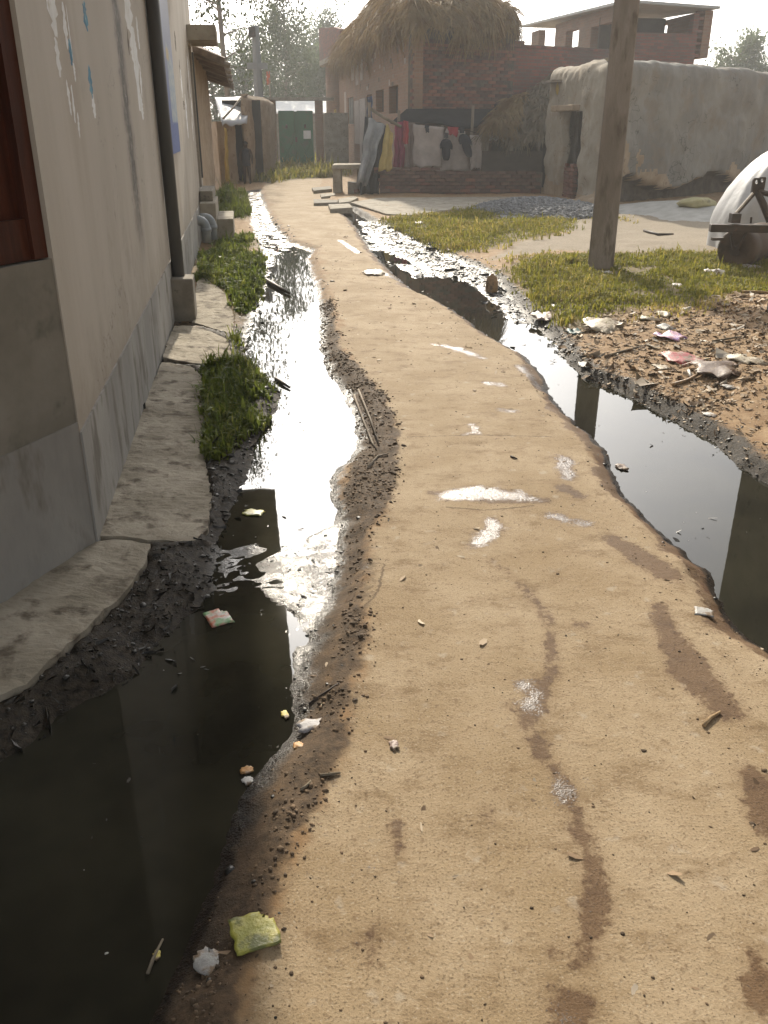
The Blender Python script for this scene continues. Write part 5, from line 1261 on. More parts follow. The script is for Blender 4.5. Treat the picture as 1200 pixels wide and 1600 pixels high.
# ------------------------------------------------------------ slabs and stand by the drain bend
st = thing('slab_stand', 'concrete slab bench on two upright blocks beside the lane bend', 'stone stand')
SY = 21.9
q = rect(519, 579, 257, 264, SY, .55); MB().box(q[0], q[1], SY-.05, SY+.75, q[4], q[5], None, .012).build('top_slab', M['cement'], st, bevel=.015)
q = rect(519, 534, 264.5, 308, SY, .5); MB().box(q[0], q[1], SY, SY+.6, -.1, q[5], None, .01).build('upright', M['cement'], st, bevel=.015)
q = rect(557, 574, 264.5, 306, SY+.2, .5); MB().box(q[0], q[1], SY+.25, SY+.65, -.1, q[5], None, .01).build('upright', M['conc_dark'], st, bevel=.015)
blk = tag(MB().box(*rect(543, 560, 285, 308, SY-.05, .4), None, .012).build('concrete_block', M['conc_dark'], None, bevel=.015), 'low concrete block standing under the slab bench', 'block')
def slab_at(label, pts, z0, z1, mat, group='loose slabs over the drain', name='stone_slab'):
    P_ = [G(u, v, z1) for u, v in pts]
    return tag(MB().prism([(p.x, p.y) for p in P_], z0, z1, .008).build(name, M[mat], None, bevel=.012), label, 'slab', group)
slab_at('long kerb stone lying in front of the slab bench', [(490,311),(528,312),(528,316),(490,317)], -.06, .06, 'conc_dark')
slab_at('tilted stone bridging from kerb stone to black sheet', [(528,311),(552,307),(560,309),(548,314),(530,317)], -.06, .07, 'cement')
slab_at('square pale slab laid over the drain edge', [(513,319),(546,318),(551,324),(516,326)], -.03, .08, 'cement')
slab_at('flat stone sticking out beside the lane left of the bench', [(487,293),(516,290),(519,295),(490,298)], -.06, .07, 'conc_dark')
slab_at('low stone half sunk beside the slab bench foot', [(500,303),(524,301),(524,305),(502,307)], -.06, .05, 'cement')
pad = slab_at('x', [(548,316),(590,309),(850,307),(846,316),(760,322),(700,327),(640,336),(604,334)], -.12, .05, 'cement', None, 'pavement')
for k in ('label', 'category'): del pad[k]
pad['kind'] = 'structure'
for k, (u, v) in enumerate([(563, 300), (558, 304), (567, 297)]):
    p = G(u, v, 0); p.z = .08+.05*(k == 2)
    o = bpy.data.objects.new('brick', me_b[0]); COL.objects.link(o); o.location = p; o.rotation_euler = (random.uniform(-.3, .3), .1, random.uniform(0, 3))
    tag(o, ['loose red brick nearest the black sheet', 'loose red brick on the tilted stone', 'loose red brick highest of the three by the bench'][k], 'brick', 'loose bricks by the bench')
cloth('plastic_strip', 'yellow plastic strip hanging at the far corner of the brick house', 'plastic sheet', M['yellow_cloth'], C4((522,172),(525,170),(521,238),(517,240), 39), .6, .05, 6, 10, seed=2)
cloth('plastic_strip', 'dark blue plastic strip hanging at the far corner of the brick house', 'plastic sheet', M['blue_sheet'], C4((524,190),(528,188),(526,256),(514,254), 39.2), 1, .08, 8, 10, seed=6)

# ------------------------------------------------------------ gravel, sand, yellow sack
def scatter_lumps(name, pts, sizes, mat, parent=None, flat=.7, seed=0):
    g_ = (1+5**.5)/2
    iv = np.array([(-1,g_,0),(1,g_,0),(-1,-g_,0),(1,-g_,0),(0,-1,g_),(0,1,g_),(0,-1,-g_),(0,1,-g_),(g_,0,-1),(g_,0,1),(-g_,0,-1),(-g_,0,1)])/1.9
    it = np.array([(0,11,5),(0,5,1),(0,1,7),(0,7,10),(0,10,11),(1,5,9),(5,11,4),(11,10,2),(10,7,6),(7,1,8),(3,9,4),(3,4,2),(3,2,6),(3,6,8),(3,8,9),(4,9,5),(2,4,11),(6,2,10),(8,6,7),(9,8,1)])
    n = len(pts); r = np.random.default_rng(seed)
    vv = iv[None]*(1+r.uniform(-.35, .35, (n, 12, 1)))
    sc = np.stack([r.uniform(.7, 1.4, n), r.uniform(.7, 1.4, n), r.uniform(.5, 1, n)*flat], 1)
    vv = vv*sc[:, None]*np.asarray(sizes)[:, None, None]
    a = r.uniform(0, 6.28, n); c, s = np.cos(a), np.sin(a)
    x = vv[..., 0]*c[:, None]-vv[..., 1]*s[:, None]; y = vv[..., 0]*s[:, None]+vv[..., 1]*c[:, None]
    vv = np.stack([x, y, vv[..., 2]], -1)+np.asarray(pts)[:, None]
    ff = it[None]+(np.arange(n)*12)[:, None, None]
    return np_mesh(name, vv.reshape(-1, 3), ff.reshape(-1, 3), mat, parent, False, {'tint': np.repeat(r.uniform(0, 1, n), 12)})
def mound(c, rx, ry, h, mat, name, seed=0):
    v = []; f = []; N_ = 40; R_ = 14
    for j in range(R_):
        t = j/(R_-1)
        for i in range(N_):
            ph = i/N_*6.2832; k = 1+.18*math.sin(2*ph+seed)+.1*math.sin(5*ph)
            x, y = c.x+rx*t*k*math.cos(ph), c.y+ry*t*k*math.sin(ph)
            v.append((x, y, hz(x, y)-.03+h*(1-t*t)**1.5+.04*h*mnoise.noise(Vector((x*3, y*3, seed)))))
    for j in range(R_-1):
        for i in range(N_): f.append((j*N_+i, (j+1)*N_+i, (j+1)*N_+(i+1) % N_, j*N_+(i+1) % N_))
    return MB().add(v, f).build(name, mat, None, True)
gc = G(845, 330); P_ = []
for k in range(5200):
    a = random.random()*6.283; r = random.random()**.5; x, y = gc.x+1.25*r*math.cos(a)*1.0, gc.y+1.9*r*math.sin(a); P_.append((x, y, hz(x, y)+.16*(1-r*r)+random.uniform(-.01, .03)))
tag(scatter_lumps('gravel', P_, rng.uniform(.018, .045, len(P_)), M['gravel'], None, .9, 4), kind='stuff')
tag(mound(gc, 1.3, 1.95, .19, M['gravel'], 'gravel_base'), kind='stuff')
sm = mound(G(1075, 335), 1.5, 2.4, .22, M['sand'], 'sand', 3); tag(sm, kind='structure')
M['yellow_sack'] = pm('faded_yellow_sack', (.34, .31, .16), (.42, .38, .22), 6, .9, .4, 20, c3=(.2, .18, .11), sc3=8)
p = G(1085, 340); lk = lump('sack', (p.x, p.y, hz(p.x, p.y)+.2), (.34, .2, .1), M['yellow_sack'], None, .25, 5); tag(lk, 'faded yellow sack lying on the grey sand heap', 'sack')

# ------------------------------------------------------------ grass (stuff)
def grass_mat(name, c1, c2, c3):
    q = NT(name); t = q.attr('tint'); base = q.mix(q.ramp(t, 0, .55), c1, c2); base = q.mix(q.ramp(t, .6, 1), base, c3)
    q.out(base, .6); q.b.inputs['Specular IOR Level'].default_value = .3
    tr = q.n('ShaderNodeBsdfTranslucent'); q.l(base, tr.inputs[0]); mx = q.n('ShaderNodeMixShader'); mx.inputs[0].default_value = .55
    o = q.t.nodes['Material Output']; q.l(q.b.outputs[0], mx.inputs[1]); q.l(tr.outputs[0], mx.inputs[2]); q.l(mx.outputs[0], o.inputs[0]); return q.m
M['grass_l'] = grass_mat('lush_grass', (.07, .1, .018), (.15, .18, .03), (.32, .29, .08))
M['grass_r'] = grass_mat('yellowing_grass', (.13, .145, .02), (.24, .225, .032), (.42, .32, .1))
def grass_patch(poly, dens, h, wdt, mat, name, edge=.15, bias=0, broad=.0):
    P2 = np.array([(p.x, p.y) for p in poly]); lo_, hi_ = P2.min(0)-.35*min(1, edge*5), P2.max(0)+.35*min(1, edge*5)
    n = int(dens*(hi_-lo_).prod()); x = rng.uniform(lo_[0], hi_[0], n); y = rng.uniform(lo_[1], hi_[1], n)
    d = sdf_poly(x, y, poly); cl = fbm(x, y, 1.6, 4, 91); cl2 = fbm(x, y, 7, 3, 92)
    keep = (d+.22*cl*min(1, edge*4)+.1*cl2*min(1, edge*4) < .3*min(1, edge*5)) & (lookup(dW, x, y) > .01) & (rng.uniform(0, 1, n) < np.clip(.6+.8*cl+.5*cl2, .04, 1)*np.maximum(sst(.02, -edge*1.2, d+.1*cl2*min(1, edge*4)), .55*(fbm(x, y, 9, 2, 93) > .28)*(d < .35*min(1, edge*5)*(.4+cl)))); x, y, cl, cl2 = x[keep], y[keep], cl[keep], cl2[keep]; n = len(x)
    z = hzv(x, y)-.004
    a = rng.uniform(0, 6.283, n); ln = h*rng.uniform(.4, 1.2, n)*(1+.7*cl+.7*cl2)*np.where(rng.uniform(0, 1, n) < .04, 1.9, 1); bend = rng.uniform(.1, .95, n)
    dx, dy = np.cos(a), np.sin(a); sx, sy = -dy, dx
    ww = wdt*rng.uniform(.6, 1.4, n); br = rng.uniform(0, 1, n) < broad; ww = np.where(br, ww*3.2, ww); ln = np.where(br, ln*.75, ln)
    base = np.stack([x, y, z], 1); S2 = np.stack([sx, sy, 0*sx], 1)*ww[:, None]
    mid = base+np.stack([dx*ln*.3*bend, dy*ln*.3*bend, ln*.6], 1); tip = base+np.stack([dx*ln*.95*bend, dy*ln*.95*bend, ln*(1-.45*bend)], 1)
    Vv = np.stack([base-S2*.8, base+S2*.8, mid-S2, mid+S2, tip-S2*.15, tip+S2*.15], 1).reshape(-1, 3)
    k = np.arange(n)[:, None]*6
    Ff = np.concatenate([k+np.array([0, 1, 3, 2]), k+np.array([2, 3, 5, 4])], 0)
    tint = np.repeat(np.clip(rng.uniform(0, 1, n)*.75+.28*cl+bias, 0, 1), 6)
    return tag(np_mesh(name, Vv, Ff, mat, None, False, {'tint': tint}), kind='stuff')
for t, dn, h in zip(tufts, (15000, 7500, 2500, 2500), (.075, .09, .17, .09)): grass_patch(t, dn, h, .0034 if dn > 9000 else .0055, M['grass_l'], 'grass', .06, 0, .35)
grass_patch(rights[0], 2800, .065, .006, M['grass_r'], 'grass', .3, .12)
grass_patch(rights[1], 5200, .062, .005, M['grass_r'], 'grass', .2, .05)
grass_patch(rights[2], 420, .26, .016, M['grass_r'], 'grass', .3, .08)
# stray sprouts between the slabs and the mud
grass_patch([G(*p) for p in [(362,505),(378,505),(385,560),(362,560)]], 4000, .07, .005, M['grass_l'], 'grass', .05, .1)
grass_patch([G(*p) for p in [(900,345),(1000,352),(995,342),(905,338)]], 900, .06, .006, M['grass_r'], 'grass', .3, .3)
grass_patch([G(*p) for p in [(770,408),(800,400),(880,392),(905,400),(850,412),(790,424)]], 700, .04, .006, M['grass_r'], 'grass', .3, .35)
grass_patch([G(*p) for p in [(990,490),(1060,486),(1140,478),(1150,500),(1080,512),(1000,510)]], 2600, .05, .004, M['grass_r'], 'grass', .2, .5)

# ------------------------------------------------------------ mud crumbs and debris (stuff)
M['crumb'] = (lambda q: (q.out(q.mix(q.attr('tint'), (.055, .037, .021), (.19, .128, .075)), .92, q.bump(q.noise(120, 3, .6, q.coord('Object')), .5, .004)), q.m)[1])(NT('mud_crumb'))
def sample(mask_fn, n, x0, x1, y0, y1):
    x = rng.uniform(x0, x1, n); y = y0+(y1-y0)*rng.uniform(0, 1, n)**1.35; k = rng.uniform(0, 1, n) < mask_fn(x, y); return x[k], y[k]
x, y = sample(lambda a, b: lookup(stripm, a, b)*.95*np.clip(.5+fbm(a, b, 6, 3, 61)*1.2, 0, 1), 60000, -1.1, .2, .9, 9)
zz = hzv(x, y); k = zz > WZ; x, y, zz = x[k], y[k], zz[k]
sz = np.minimum(rng.lognormal(-6.1, .55, len(x)), .006)*(1+.16*y)
tag(scatter_lumps('mud_crumbs', np.stack([x, y, zz+sz*.2], 1), sz, M['crumb'], None, .7, 1), kind='stuff')
x, y = sample(lambda a, b: (lookup(zb, a, b)*.3+lookup(zbr, a, b)*.22+lookup(vergeL, a, b)*.04+lookup(leftmud, a, b)*.5+lookup(shoreR, a, b)*.55+lookup(vergeR, a, b)*.05), 90000, -2.2, 3.0, 1.0, 16)
zz = hzv(x, y); k = zz > WZ-.012; x, y, zz = x[k], y[k], zz[k]
sz = rng.lognormal(-5.6, .5, len(x))*(.8+.13*y)
M['wet_crumb'] = (lambda q: (q.out(q.mix(q.attr('tint'), (.009, .009, .007), (.035, .029, .02)), .42, q.bump(q.noise(150, 3, .6, q.coord('Object')), .6, .004)), q.m)[1])(NT('wet_mud_crumb'))
tag(scatter_lumps('wet_mud', np.stack([x, y, zz+sz*.1], 1), sz, M['wet_crumb'], None, .6, 2), kind='stuff')
# tiny grit and chaff on the lane
x, y = sample(lambda a, b: lookup(lane, a, b)*(.25+.75*(np.abs(lookup(side, a, b)) > .45)), 8000, -.9, 1.6, 1.0, 12)
sz = rng.lognormal(-6.35, .45, len(x))*(1+.1*y)
tag(scatter_lumps('grit', np.stack([x, y, hzv(x, y)+sz*.15], 1), sz, M['crumb'], None, .6, 3), kind='stuff')
x, y = sample(lambda a, b: (lookup(dW, a, b) < -.01)*np.clip(np.exp(lookup(dW, a, b)*9)*.5+fbm(a, b, 4, 3, 121)*.35, 0, 1)*.3, 2600, -1.5, 2.2, 1.2, 8)
sz = rng.lognormal(-6.5, .4, len(x))*(.7+.12*y)
M['foam'] = pm('grey_foam', (.45, .44, .4), (.6, .58, .53), 60, .3, 0)
tag(scatter_lumps('foam', np.stack([x, y, np.full(len(x), WZ+.0005)], 1), sz, M['foam'], None, .5, 7), kind='stuff')
# leaf and rag debris on the right bank and floating bits
M['debris'] = (lambda q: (q.out(q.mix(q.ramp(q.attr('tint'), .3, 1), q.mix(q.ramp(q.attr('tint'), 0, .3), (.13, .08, .042), (.28, .19, .11)), (.6, .5, .37)), .85), q.m)[1])(NT('dry_debris'))
def chips(name, x, y, z, size, seed, curl=.35, mat=None, wf=(.18, .6)):
    n = len(x); r = np.random.default_rng(seed); a = r.uniform(0, 6.283, n); L_ = size*r.uniform(.5, 1.7, n); W_ = L_*r.uniform(*wf, n)
    d = np.stack([np.cos(a), np.sin(a), r.normal(0, .2, n)], 1); s = np.stack([-np.sin(a), np.cos(a), r.normal(0, .25, n)], 1); c = np.stack([x, y, z+L_*.15], 1)
    up = np.array([0, 0, 1.0])
    Vv = np.stack([c+d*(t*L_)[:, None]+s*(q*W_*(1-.5*abs(t)))[:, None]+up*(curl*L_*((t*t)*r.uniform(-1, 1, n)+abs(q)*r.uniform(-.5, .8, n)))[:, None] for t in (-1, 0, 1) for q in (-1, 0, 1)], 1).reshape(-1, 3)
    k = np.arange(n)[:, None]*9; Ff = np.concatenate([k+np.array(q) for q in ([0, 3, 4, 1], [1, 4, 5, 2], [3, 6, 7, 4], [4, 7, 8, 5])], 0)
    return tag(np_mesh(name, Vv, Ff, mat or M['debris'], None, True, {'tint': np.repeat(r.uniform(0, 1, n)**1.6, 9)}), kind='stuff')
bank = [G(*p) for p in [(872,520),(930,505),(1010,496),(1120,484),(1200,470),(1215,600),(1150,640),(1060,645),(980,615),(905,580)]]
bank2 = [G(*p) for p in [(960,600),(1200,560),(1215,745),(1130,700),(1040,650)]]
for poly, n, sz in ((bank, 7000, .0125), (bank2, 2200, .008)):
    P2 = np.array([(p.x, p.y) for p in poly]); x = rng.uniform(P2[:, 0].min(), P2[:, 0].max(), n); y = rng.uniform(P2[:, 1].min(), P2[:, 1].max(), n)
    k = (sdf_poly(x, y, poly)+.3*fbm(x, y, 3, 3, 95) < 0); x, y = x[k], y[k]; chips('debris', x, y, hzv(x, y), sz*rng.lognormal(0, .4, len(x)), int(n))
P2 = np.array([(p.x, p.y) for p in bank]); x = rng.uniform(P2[:, 0].min(), P2[:, 0].max(), 420); y = rng.uniform(P2[:, 1].min(), P2[:, 1].max(), 420)
k = sdf_poly(x, y, bank)+.3*fbm(x, y, 3, 3, 95) < .05; x, y = x[k], y[k]
M['pale_scrap'] = (lambda q: (q.out(q.mix(q.attr('tint'), (.3, .24, .17), (.62, .58, .5)), .7), q.m)[1])(NT('pale_scrap'))
chips('debris', x, y, hzv(x, y), .021*rng.lognormal(0, .4, len(x)), 77, .35, M['pale_scrap'])
x, y = sample(lambda a, b: lookup(leftmud, a, b)*.8, 9000, -2, -.3, 1.2, 6); k = np.minimum.reduce([sdf_poly(x, y, [G(*p) for p in q_]) for q_ in slabs]) > .012; x, y = x[k], y[k]
chips('debris', x, y, np.maximum(hzv(x, y), WZ), .0085*rng.lognormal(0, .55, len(x)), 12, .5, mat=M['wet_crumb'], wf=(.05, .2))
x, y = sample(lambda a, b: ((lookup(dW, a, b) < -.02) & (np.abs(lookup(dW, a, b)) < .45))*np.clip(fbm(a, b, 3, 4, 97)*1.6-.05, 0, 1)*.5, 6000, -1.5, 2.2, 1.3, 9)
chips('floating_scum', x, y, np.full(len(x), WZ+.001), .006*rng.lognormal(0, .5, len(x))*(.6+.12*y), 13, .15, M['wet_crumb'])
x, y = sample(lambda a, b: lookup(zbr, a, b)*.8+lookup(zbL2, a, b)*.5, 4000, -2.2, 2.6, 6, 17)
chips('debris', x, y, np.maximum(hzv(x, y), WZ), .02*rng.lognormal(0, .5, len(x)), 14, mat=M['wet_crumb'])
x, y = sample(lambda a, b: lookup(lane, a, b)*.5, 1500, -.9, 1.6, 1.1, 14); chips('chaff', x, y, hzv(x, y)-.001, .006*rng.lognormal(0, .5, len(x))*(.7+.12*y), 15, .1)

# ------------------------------------------------------------ single pieces of litter
def lm(n, a, b=None, sc=60, rough=.5, c3=None): return pm('litter_'+n, a, b or a, sc, rough, .3, 70, c3=c3 or (.2, .14, .085), sc3=sc*.45, f3=(.48, .62), spec=.4)
LM = dict(green=lm('green', (.27, .27, .045), (.44, .39, .085), 30, .35, (.13, .14, .04)), silver=lm('silver', (.3, .29, .27), (.42, .41, .38)), white=lm('white', (.55, .53, .49), (.68, .66, .62)),
          cream=lm('cream', (.42, .36, .25), (.54, .47, .34)), orange=lm('orange', (.45, .21, .05), (.55, .32, .12)), red=lm('red', (.3, .035, .035), (.45, .07, .06)), pink=lm('pink', (.5, .2, .28), (.62, .45, .5), 80, .5, (.2, .1, .35)),
          tan=lm('tan', (.36, .22, .11), (.46, .31, .17)), grey=lm('grey', (.26, .25, .25), (.38, .37, .38)), redwhite=lm('redwhite', (.5, .12, .05), (.5, .52, .45), 40, .4, (.15, .3, .12)), teal=lm('teal', (.03, .1, .1), (.06, .16, .15)), yellow=lm('yellow', (.5, .4, .06), (.6, .52, .15)), brown=lm('brown', (.09, .05, .03), (.15, .09, .055)), pinkgrey=lm('pinkgrey', (.34, .25, .22), (.44, .34, .3)))
def crumple(name, label, cat, u, v, wpx, hpx, mat, rise=.25, rot=0, seed=0, z=None, n=9, square=False):
    p = G(u, v, 0); k = math.hypot(p.x, p.y, CAM_H)/CAM_F; p = G(u, v, hz(p.x, p.y) if z is None else z)
    zb_ = max(hz(p.x, p.y), WZ) if z is None else z
    a = wpx*k; b = hpx*k/max(.25, CAM_H/math.hypot(p.x, p.y, CAM_H)); b = min(b, a*1.6)
    r = random.Random(seed); m = MB(); top = []; bot = []
    for j in range(n):
        for i in range(n):
            x, y = i/(n-1)*2-1, j/(n-1)*2-1
            if not square:
                f_ = 1-.3*(x*x*y*y)+.42*mnoise.noise(Vector((x*1.9, y*1.9, seed*3.3)))+.18*mnoise.noise(Vector((x*5, y*5, seed*1.3)))
            else: f_ = 1+.12*mnoise.noise(Vector((x*2.3, y*2.3, seed)))-(.3 if x > .55 and y > .5 and x+y > 1.35 else 0)
            X, Y_ = x*f_*a/2, y*f_*b/2; h = .6*rise*a*(.5*mnoise.noise(Vector((x*1.6+seed, y*1.6, 1)))+.5*(1-max(abs(x), abs(y))**2)+.5*abs(mnoise.noise(Vector((x*3.5, y*3.5, seed)))))
            h = max(h, .0)*(.45 if square else 1)
            c, s = math.cos(rot), math.sin(rot); top.append((X*c-Y_*s, X*s+Y_*c, h+.0045))
    bot = [(q[0], q[1], max(q[2]-.0035-.0*q[2], .0005)) for q in top]
    f = [(j*n+i, j*n+i+1, (j+1)*n+i+1, (j+1)*n+i) for j in range(n-1) for i in range(n-1)]; N_ = n*n
    edge = [i for i in range(n)]+[j*n+n-1 for j in range(1, n)]+[(n-1)*n+i for i in range(n-2, -1, -1)]+[j*n for j in range(n-2, 0, -1)]
    f2 = [tuple(N_+q for q in g_[::-1]) for g_ in f]+[(edge[(i+1) % len(edge)], edge[i], N_+edge[i], N_+edge[(i+1) % len(edge)]) for i in range(len(edge))]
    m.add(top+bot, f+f2); o = m.build(name, LM[mat], None, True, 0, (p.x, p.y, zb_)); return tag(o, label, cat)
def twig(label, pts, r, mat=None, name='twig', cat='stick'):
    P_ = []
    for i, (u, v) in enumerate(pts):
        p = G(u, v); p.z = max(hz(p.x, p.y), WZ)+r*.9; P_.append(p)
    mid = [(P_[0]*.55+P_[-1]*.45)+Vector((random.uniform(-r, r), random.uniform(-r, r), r*.3))] if len(P_) == 2 else []
    P_ = [P_[0]]+mid+P_[1:] if mid else P_
    return tag(MB().tube(P_, [r]*(len(P_)-1)+[r*.6], 6).build(name, mat or M['bark'], None, True), label, cat)
C_ = crumple
C_('wrapper', 'shiny yellow green foil wrapper lying on the near left lane edge', 'wrapper', 398, 1457, 62, 46, 'green', .07, .35, 1, n=15, square=True)
C_('plastic_scrap', 'pale dirty plastic scrap just below the yellow green wrapper', 'plastic', 330, 1505, 34, 48, 'silver', .25, .9, 2)
C_('wrapper', 'red and pale torn packet floating where the black pool begins', 'wrapper', 341, 966, 36, 24, 'redwhite', .12, .5, 3, WZ, square=True)
C_('plastic_strip', 'greenish white plastic strip floating in the wall reflection', 'plastic', 395, 802, 36, 9, 'green', .08, -.15, 4, WZ)
C_('leaf', 'yellow leaf at the right edge of the black pool', 'leaf', 446, 1120, 12, 26, 'yellow', .2, .2, 5)
C_('wrapper', 'orange scrap above the twigs on the muddy lane edge', 'wrapper', 466, 1162, 16, 11, 'orange', .3, .3, 6)
C_('wrapper', 'orange scrap beside a white bit on the pool shore', 'wrapper', 385, 1204, 20, 10, 'orange', .25, .3, 7)
C_('plastic_scrap', 'small white plastic bit below the orange scrap on the shore', 'plastic', 387, 1217, 16, 11, 'white', .35, .3, 8)
C_('plastic_sheet', 'crumpled grey translucent sheet on the wet lane edge', 'plastic', 490, 1131, 44, 20, 'grey', .18, .2, 9)
C_('peel', 'yellow peel floating in the dark pool', 'peel', 245, 1494, 10, 34, 'yellow', .12, .1, 10, WZ)
C_('paper_ball', 'tiny pinkish white paper ball on the dry lane', 'paper', 616, 1166, 13, 13, 'pinkgrey', .6, .1, 11)
C_('packet', 'small grey white packet on the damp right lane edge', 'packet', 1100, 957, 26, 11, 'silver', .2, -.3, 12, square=True)
C_('paper', 'crumpled yellowish white paper at the left side of the far lane', 'paper', 585, 427, 32, 14, 'cream', .3, .1, 13)
C_('bag', 'bright orange bag in the grass left of the pole', 'bag', 874, 470, 26, 13, 'orange', .4, .3, 15)
C_('plastic_scrap', 'white scrap touching the orange bag', 'plastic', 869, 479, 13, 7, 'white', .4, .3, 16)
C_('bag', 'pinkish grey crumpled bag at the muddy grass edge', 'bag', 848, 497, 34, 17, 'pinkgrey', .4, .3, 17)
C_('bag', 'long beige plastic bag lying at the top of the rubbish bank', 'bag', 938, 510, 54, 22, 'cream', .38, -.25, 18)
C_('plastic_scrap', 'bluish white scrap at the right end of the beige bag', 'plastic', 963, 507, 16, 10, 'white', .4, .2, 19)
C_('plastic_scrap', 'cream white plastic piece in the dry grass below the pole', 'plastic', 1036, 492, 20, 15, 'cream', .5, .2, 20)
C_('plastic_scrap', 'pale flat plastic strip left of the cream piece', 'plastic', 1012, 495, 22, 7, 'cream', .2, .1, 21)
C_('bag', 'pink and purple printed bag on the rubbish bank', 'bag', 1050, 526, 32, 26, 'pink', .45, .4, 22)
C_('bag', 'pale crumpled bag just above the pink printed one', 'bag', 1040, 512, 20, 13, 'silver', .55, .4, 23)
C_('cloth_rag', 'dark red rag half buried in the rubbish bank', 'rag', 1062, 562, 46, 30, 'red', .3, .2, 24)
C_('cloth_rag', 'long reddish brown rag right of the dark red one', 'rag', 1120, 578, 66, 20, 'brown', .3, -.1, 25)
C_('packet', 'small cream packet on the bank below the pink bag', 'packet', 1034, 573, 17, 13, 'cream', .2, .2, 26, square=True)
C_('bag', 'faded yellow bag at the right of the rubbish bank', 'bag', 1166, 566, 36, 18, 'cream', .4, .6, 27)
C_('plastic_scrap', 'white triangular plastic sticking up in the grass near the roller', 'plastic', 1114, 428, 22, 13, 'white', .9, .6, 28)
C_('plastic_scrap', 'small white plastic in the grass midway between pole and roller', 'plastic', 1059, 449, 13, 11, 'white', .5, .2, 29)
C_('plastic_scrap', 'white scrap in the grass in front of the sand track', 'plastic', 1091, 409, 12, 8, 'white', .5, .2, 30)
C_('plastic_scrap', 'white scrap at the foot of the concrete pole', 'plastic', 951, 427, 13, 8, 'white', .5, .2, 31)
C_('plastic_scrap', 'white plastic lying in the grass under the field roller', 'plastic', 1172, 420, 28, 7, 'silver', .3, .0, 32)
C_('plastic_scrap', 'white crumple on the grass by the concrete pavement', 'plastic', 655, 350, 14, 9, 'white', .5, .2, 33)
C_('plastic_scrap', 'tiny white scrap on the grass before the gravel heap', 'plastic', 746, 357, 8, 6, 'white', .5, .2, 34)
C_('plastic_scrap', 'white flake on the grass edge above the black mud', 'plastic', 694, 383, 11, 5, 'white', .4, .4, 35)
C_('bag', 'dark teal bag at the corner of the rubbish bank by the water', 'bag', 897, 520, 22, 17, 'teal', .5, .4, 36)
C_('plastic_scrap', 'pale plastic piece in the pole reflection at the bank', 'plastic', 914, 602, 24, 12, 'silver', .35, .2, 37)
C_('leaf', 'dark curled leaf clump on the lane edge in the right water', 'leaf', 970, 733, 15, 12, 'brown', .5, .4, 38)
C_('plastic_scrap', 'white rubbish in the grass right in front of the gate', 'plastic', 512, 268, 8, 6, 'white', .6, .4, 39)
C_('plastic_scrap', 'white rubbish on the grass in front of the gate post', 'plastic', 437, 258, 8, 5, 'white', .6, .4, 40)
C_('plastic_scrap', 'grey white plastic behind the lowest concrete step', 'plastic', 345, 330, 16, 12, 'grey', .5, .4, 41)
C_('plastic_scrap', 'white flat scrap on the bare bank under the rubbish', 'plastic', 1108, 648, 16, 6, 'white', .25, .3, 42)
C_('plastic_scrap', 'pale twisted plastic on the right slope', 'plastic', 1140, 600, 14, 30, 'silver', .3, .5, 43)
# beige cup standing in the mud
cup = thing('plastic_cup', 'beige plastic pouch standing upright in the black mud', 'plastic pouch'); p = G(768, 458, WZ)
v = []; f = []
for j, (r, z) in enumerate([(.055, 0), (.065, .05), (.06, .12), (.05, .17), (.02, .19), (.012, .205)]):
    for k in range(12): v.append((p.x+r*math.cos(k*math.pi/6), p.y+.6*r*math.sin(k*math.pi/6), WZ-.01+z))
for j in range(5):
    for k in range(12): f.append((j*12+k, j*12+(k+1) % 12, (j+1)*12+(k+1) % 12, (j+1)*12+k))
MB().add(v, f).build('pouch_body', LM['tan'], cup, True)
twig('short tan twig on the right half of the near lane', [(1099, 1136), (1125, 1114)], .0055, pm('pale_twig', (.3, .2, .1), (.42, .3, .17), 60, .8), 'twig')
twig('brown twig lying along the muddy left lane edge', [(500, 1213), (532, 1209)], .0042, M['straw_grey'])
twig('short brown twig below the other one at the lane edge', [(470, 1236), (486, 1222)], .0042, M['straw_grey'])
twig('pale stick floating in the dark pool', [(226, 1490), (250, 1437)], .004, M['straw_grey'])
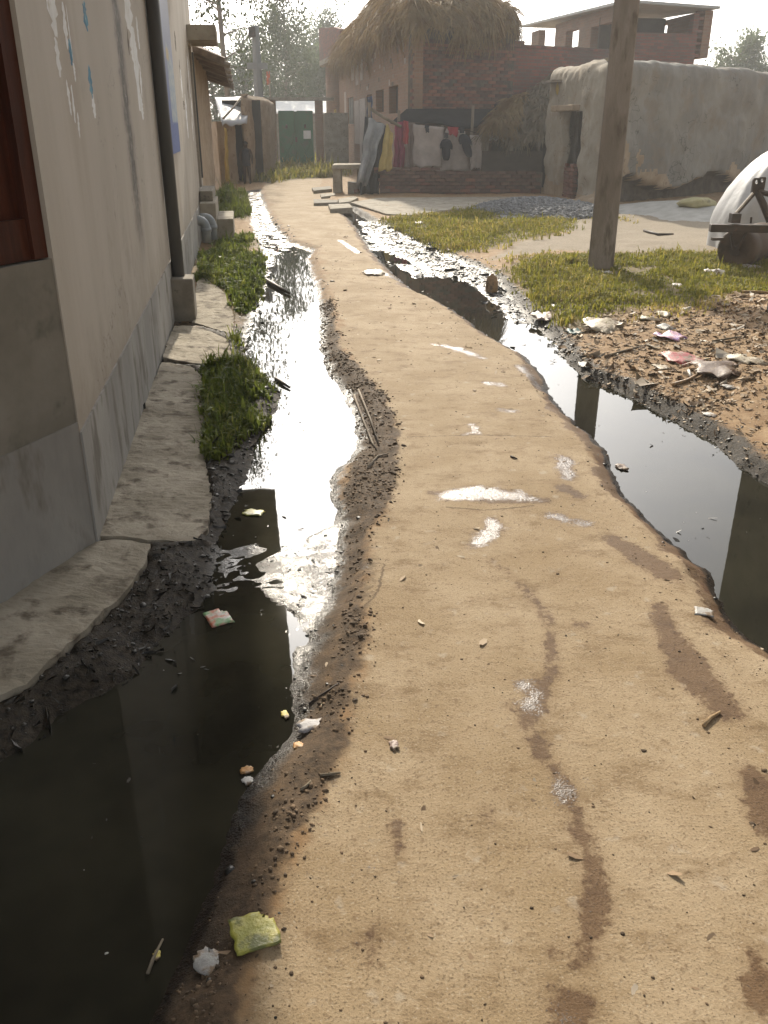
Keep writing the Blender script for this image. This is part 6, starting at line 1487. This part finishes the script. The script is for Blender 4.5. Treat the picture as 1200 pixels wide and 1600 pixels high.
twig('thin dark twig on the lane mud under the glitter', [(482, 1085), (530, 1070)], .003, M['dark_metal'])
twig('pale long stick in the grass at the right edge', [(1155, 476), (1215, 481)], .016, M['straw'], 'stick')
twig('dark stick lying on the sandy track', [(1006, 364), (1028, 370), (1052, 371)], .02, M['dark_metal'], 'stick')
twig('white and red drinking straw on the rubbish bank', [(1064, 582), (1108, 575)], .009, LM['redwhite'], 'drinking_straw', 'straw')
twig('short white stub on the bank below the drinking straw', [(1074, 590), (1079, 601)], .01, LM['white'], 'stub', 'stub')
twig('long brown twig across the rubbish bank', [(945, 560), (1010, 545)], .009, M['straw_grey'])
twig('pale bent twig on the lower bank', [(1050, 607), (1072, 603), (1102, 594)], .012, LM['tan'])
twig('straight pale twig on the right slope', [(1110, 549), (1156, 548)], .008, M['straw_grey'])
twig('dark branch lying in the left drain by the grass tuft', [(415, 432), (430, 440), (452, 452)], .022, M['dark_metal'], 'branch', 'branch')
twig('dark twig beside the mud at the left drain', [(430, 580), (452, 594)], .012, M['dark_metal'])
twig('small dark twig on the lane beyond the big puddle', [(798, 714), (808, 718)], .005, M['dark_metal'])
for k in range(3):
    a = random.uniform(0, 1)
    twig(['curved rope-like root running along the mud by the left drain', 'second root strand beside the first along the left lane edge', 'short root stub at the muddy lane edge'][k],
         [[(553, 610), (568, 650), (582, 690), (588, 705)], [(560, 606), (578, 650), (592, 700)], [(575, 735), (590, 715), (606, 712)]][k], .006, M['bark'], 'root', 'root')

# ------------------------------------------------------------ haze: closed box of air round everything
hm = bpy.data.materials.new('haze_air'); hm.use_nodes = True; t = hm.node_tree; t.nodes.clear()
pv = t.nodes.new('ShaderNodeVolumePrincipled'); pv.inputs['Density'].default_value = .0026; pv.inputs['Color'].default_value = (.95, .98, 1, 1); pv.inputs['Anisotropy'].default_value = .2
om = t.nodes.new('ShaderNodeOutputMaterial'); t.links.new(pv.outputs[0], om.inputs['Volume'])
tag(MB().box(-285, 285, -60, 320, -1.25, 16).build('haze', hm), kind='stuff')
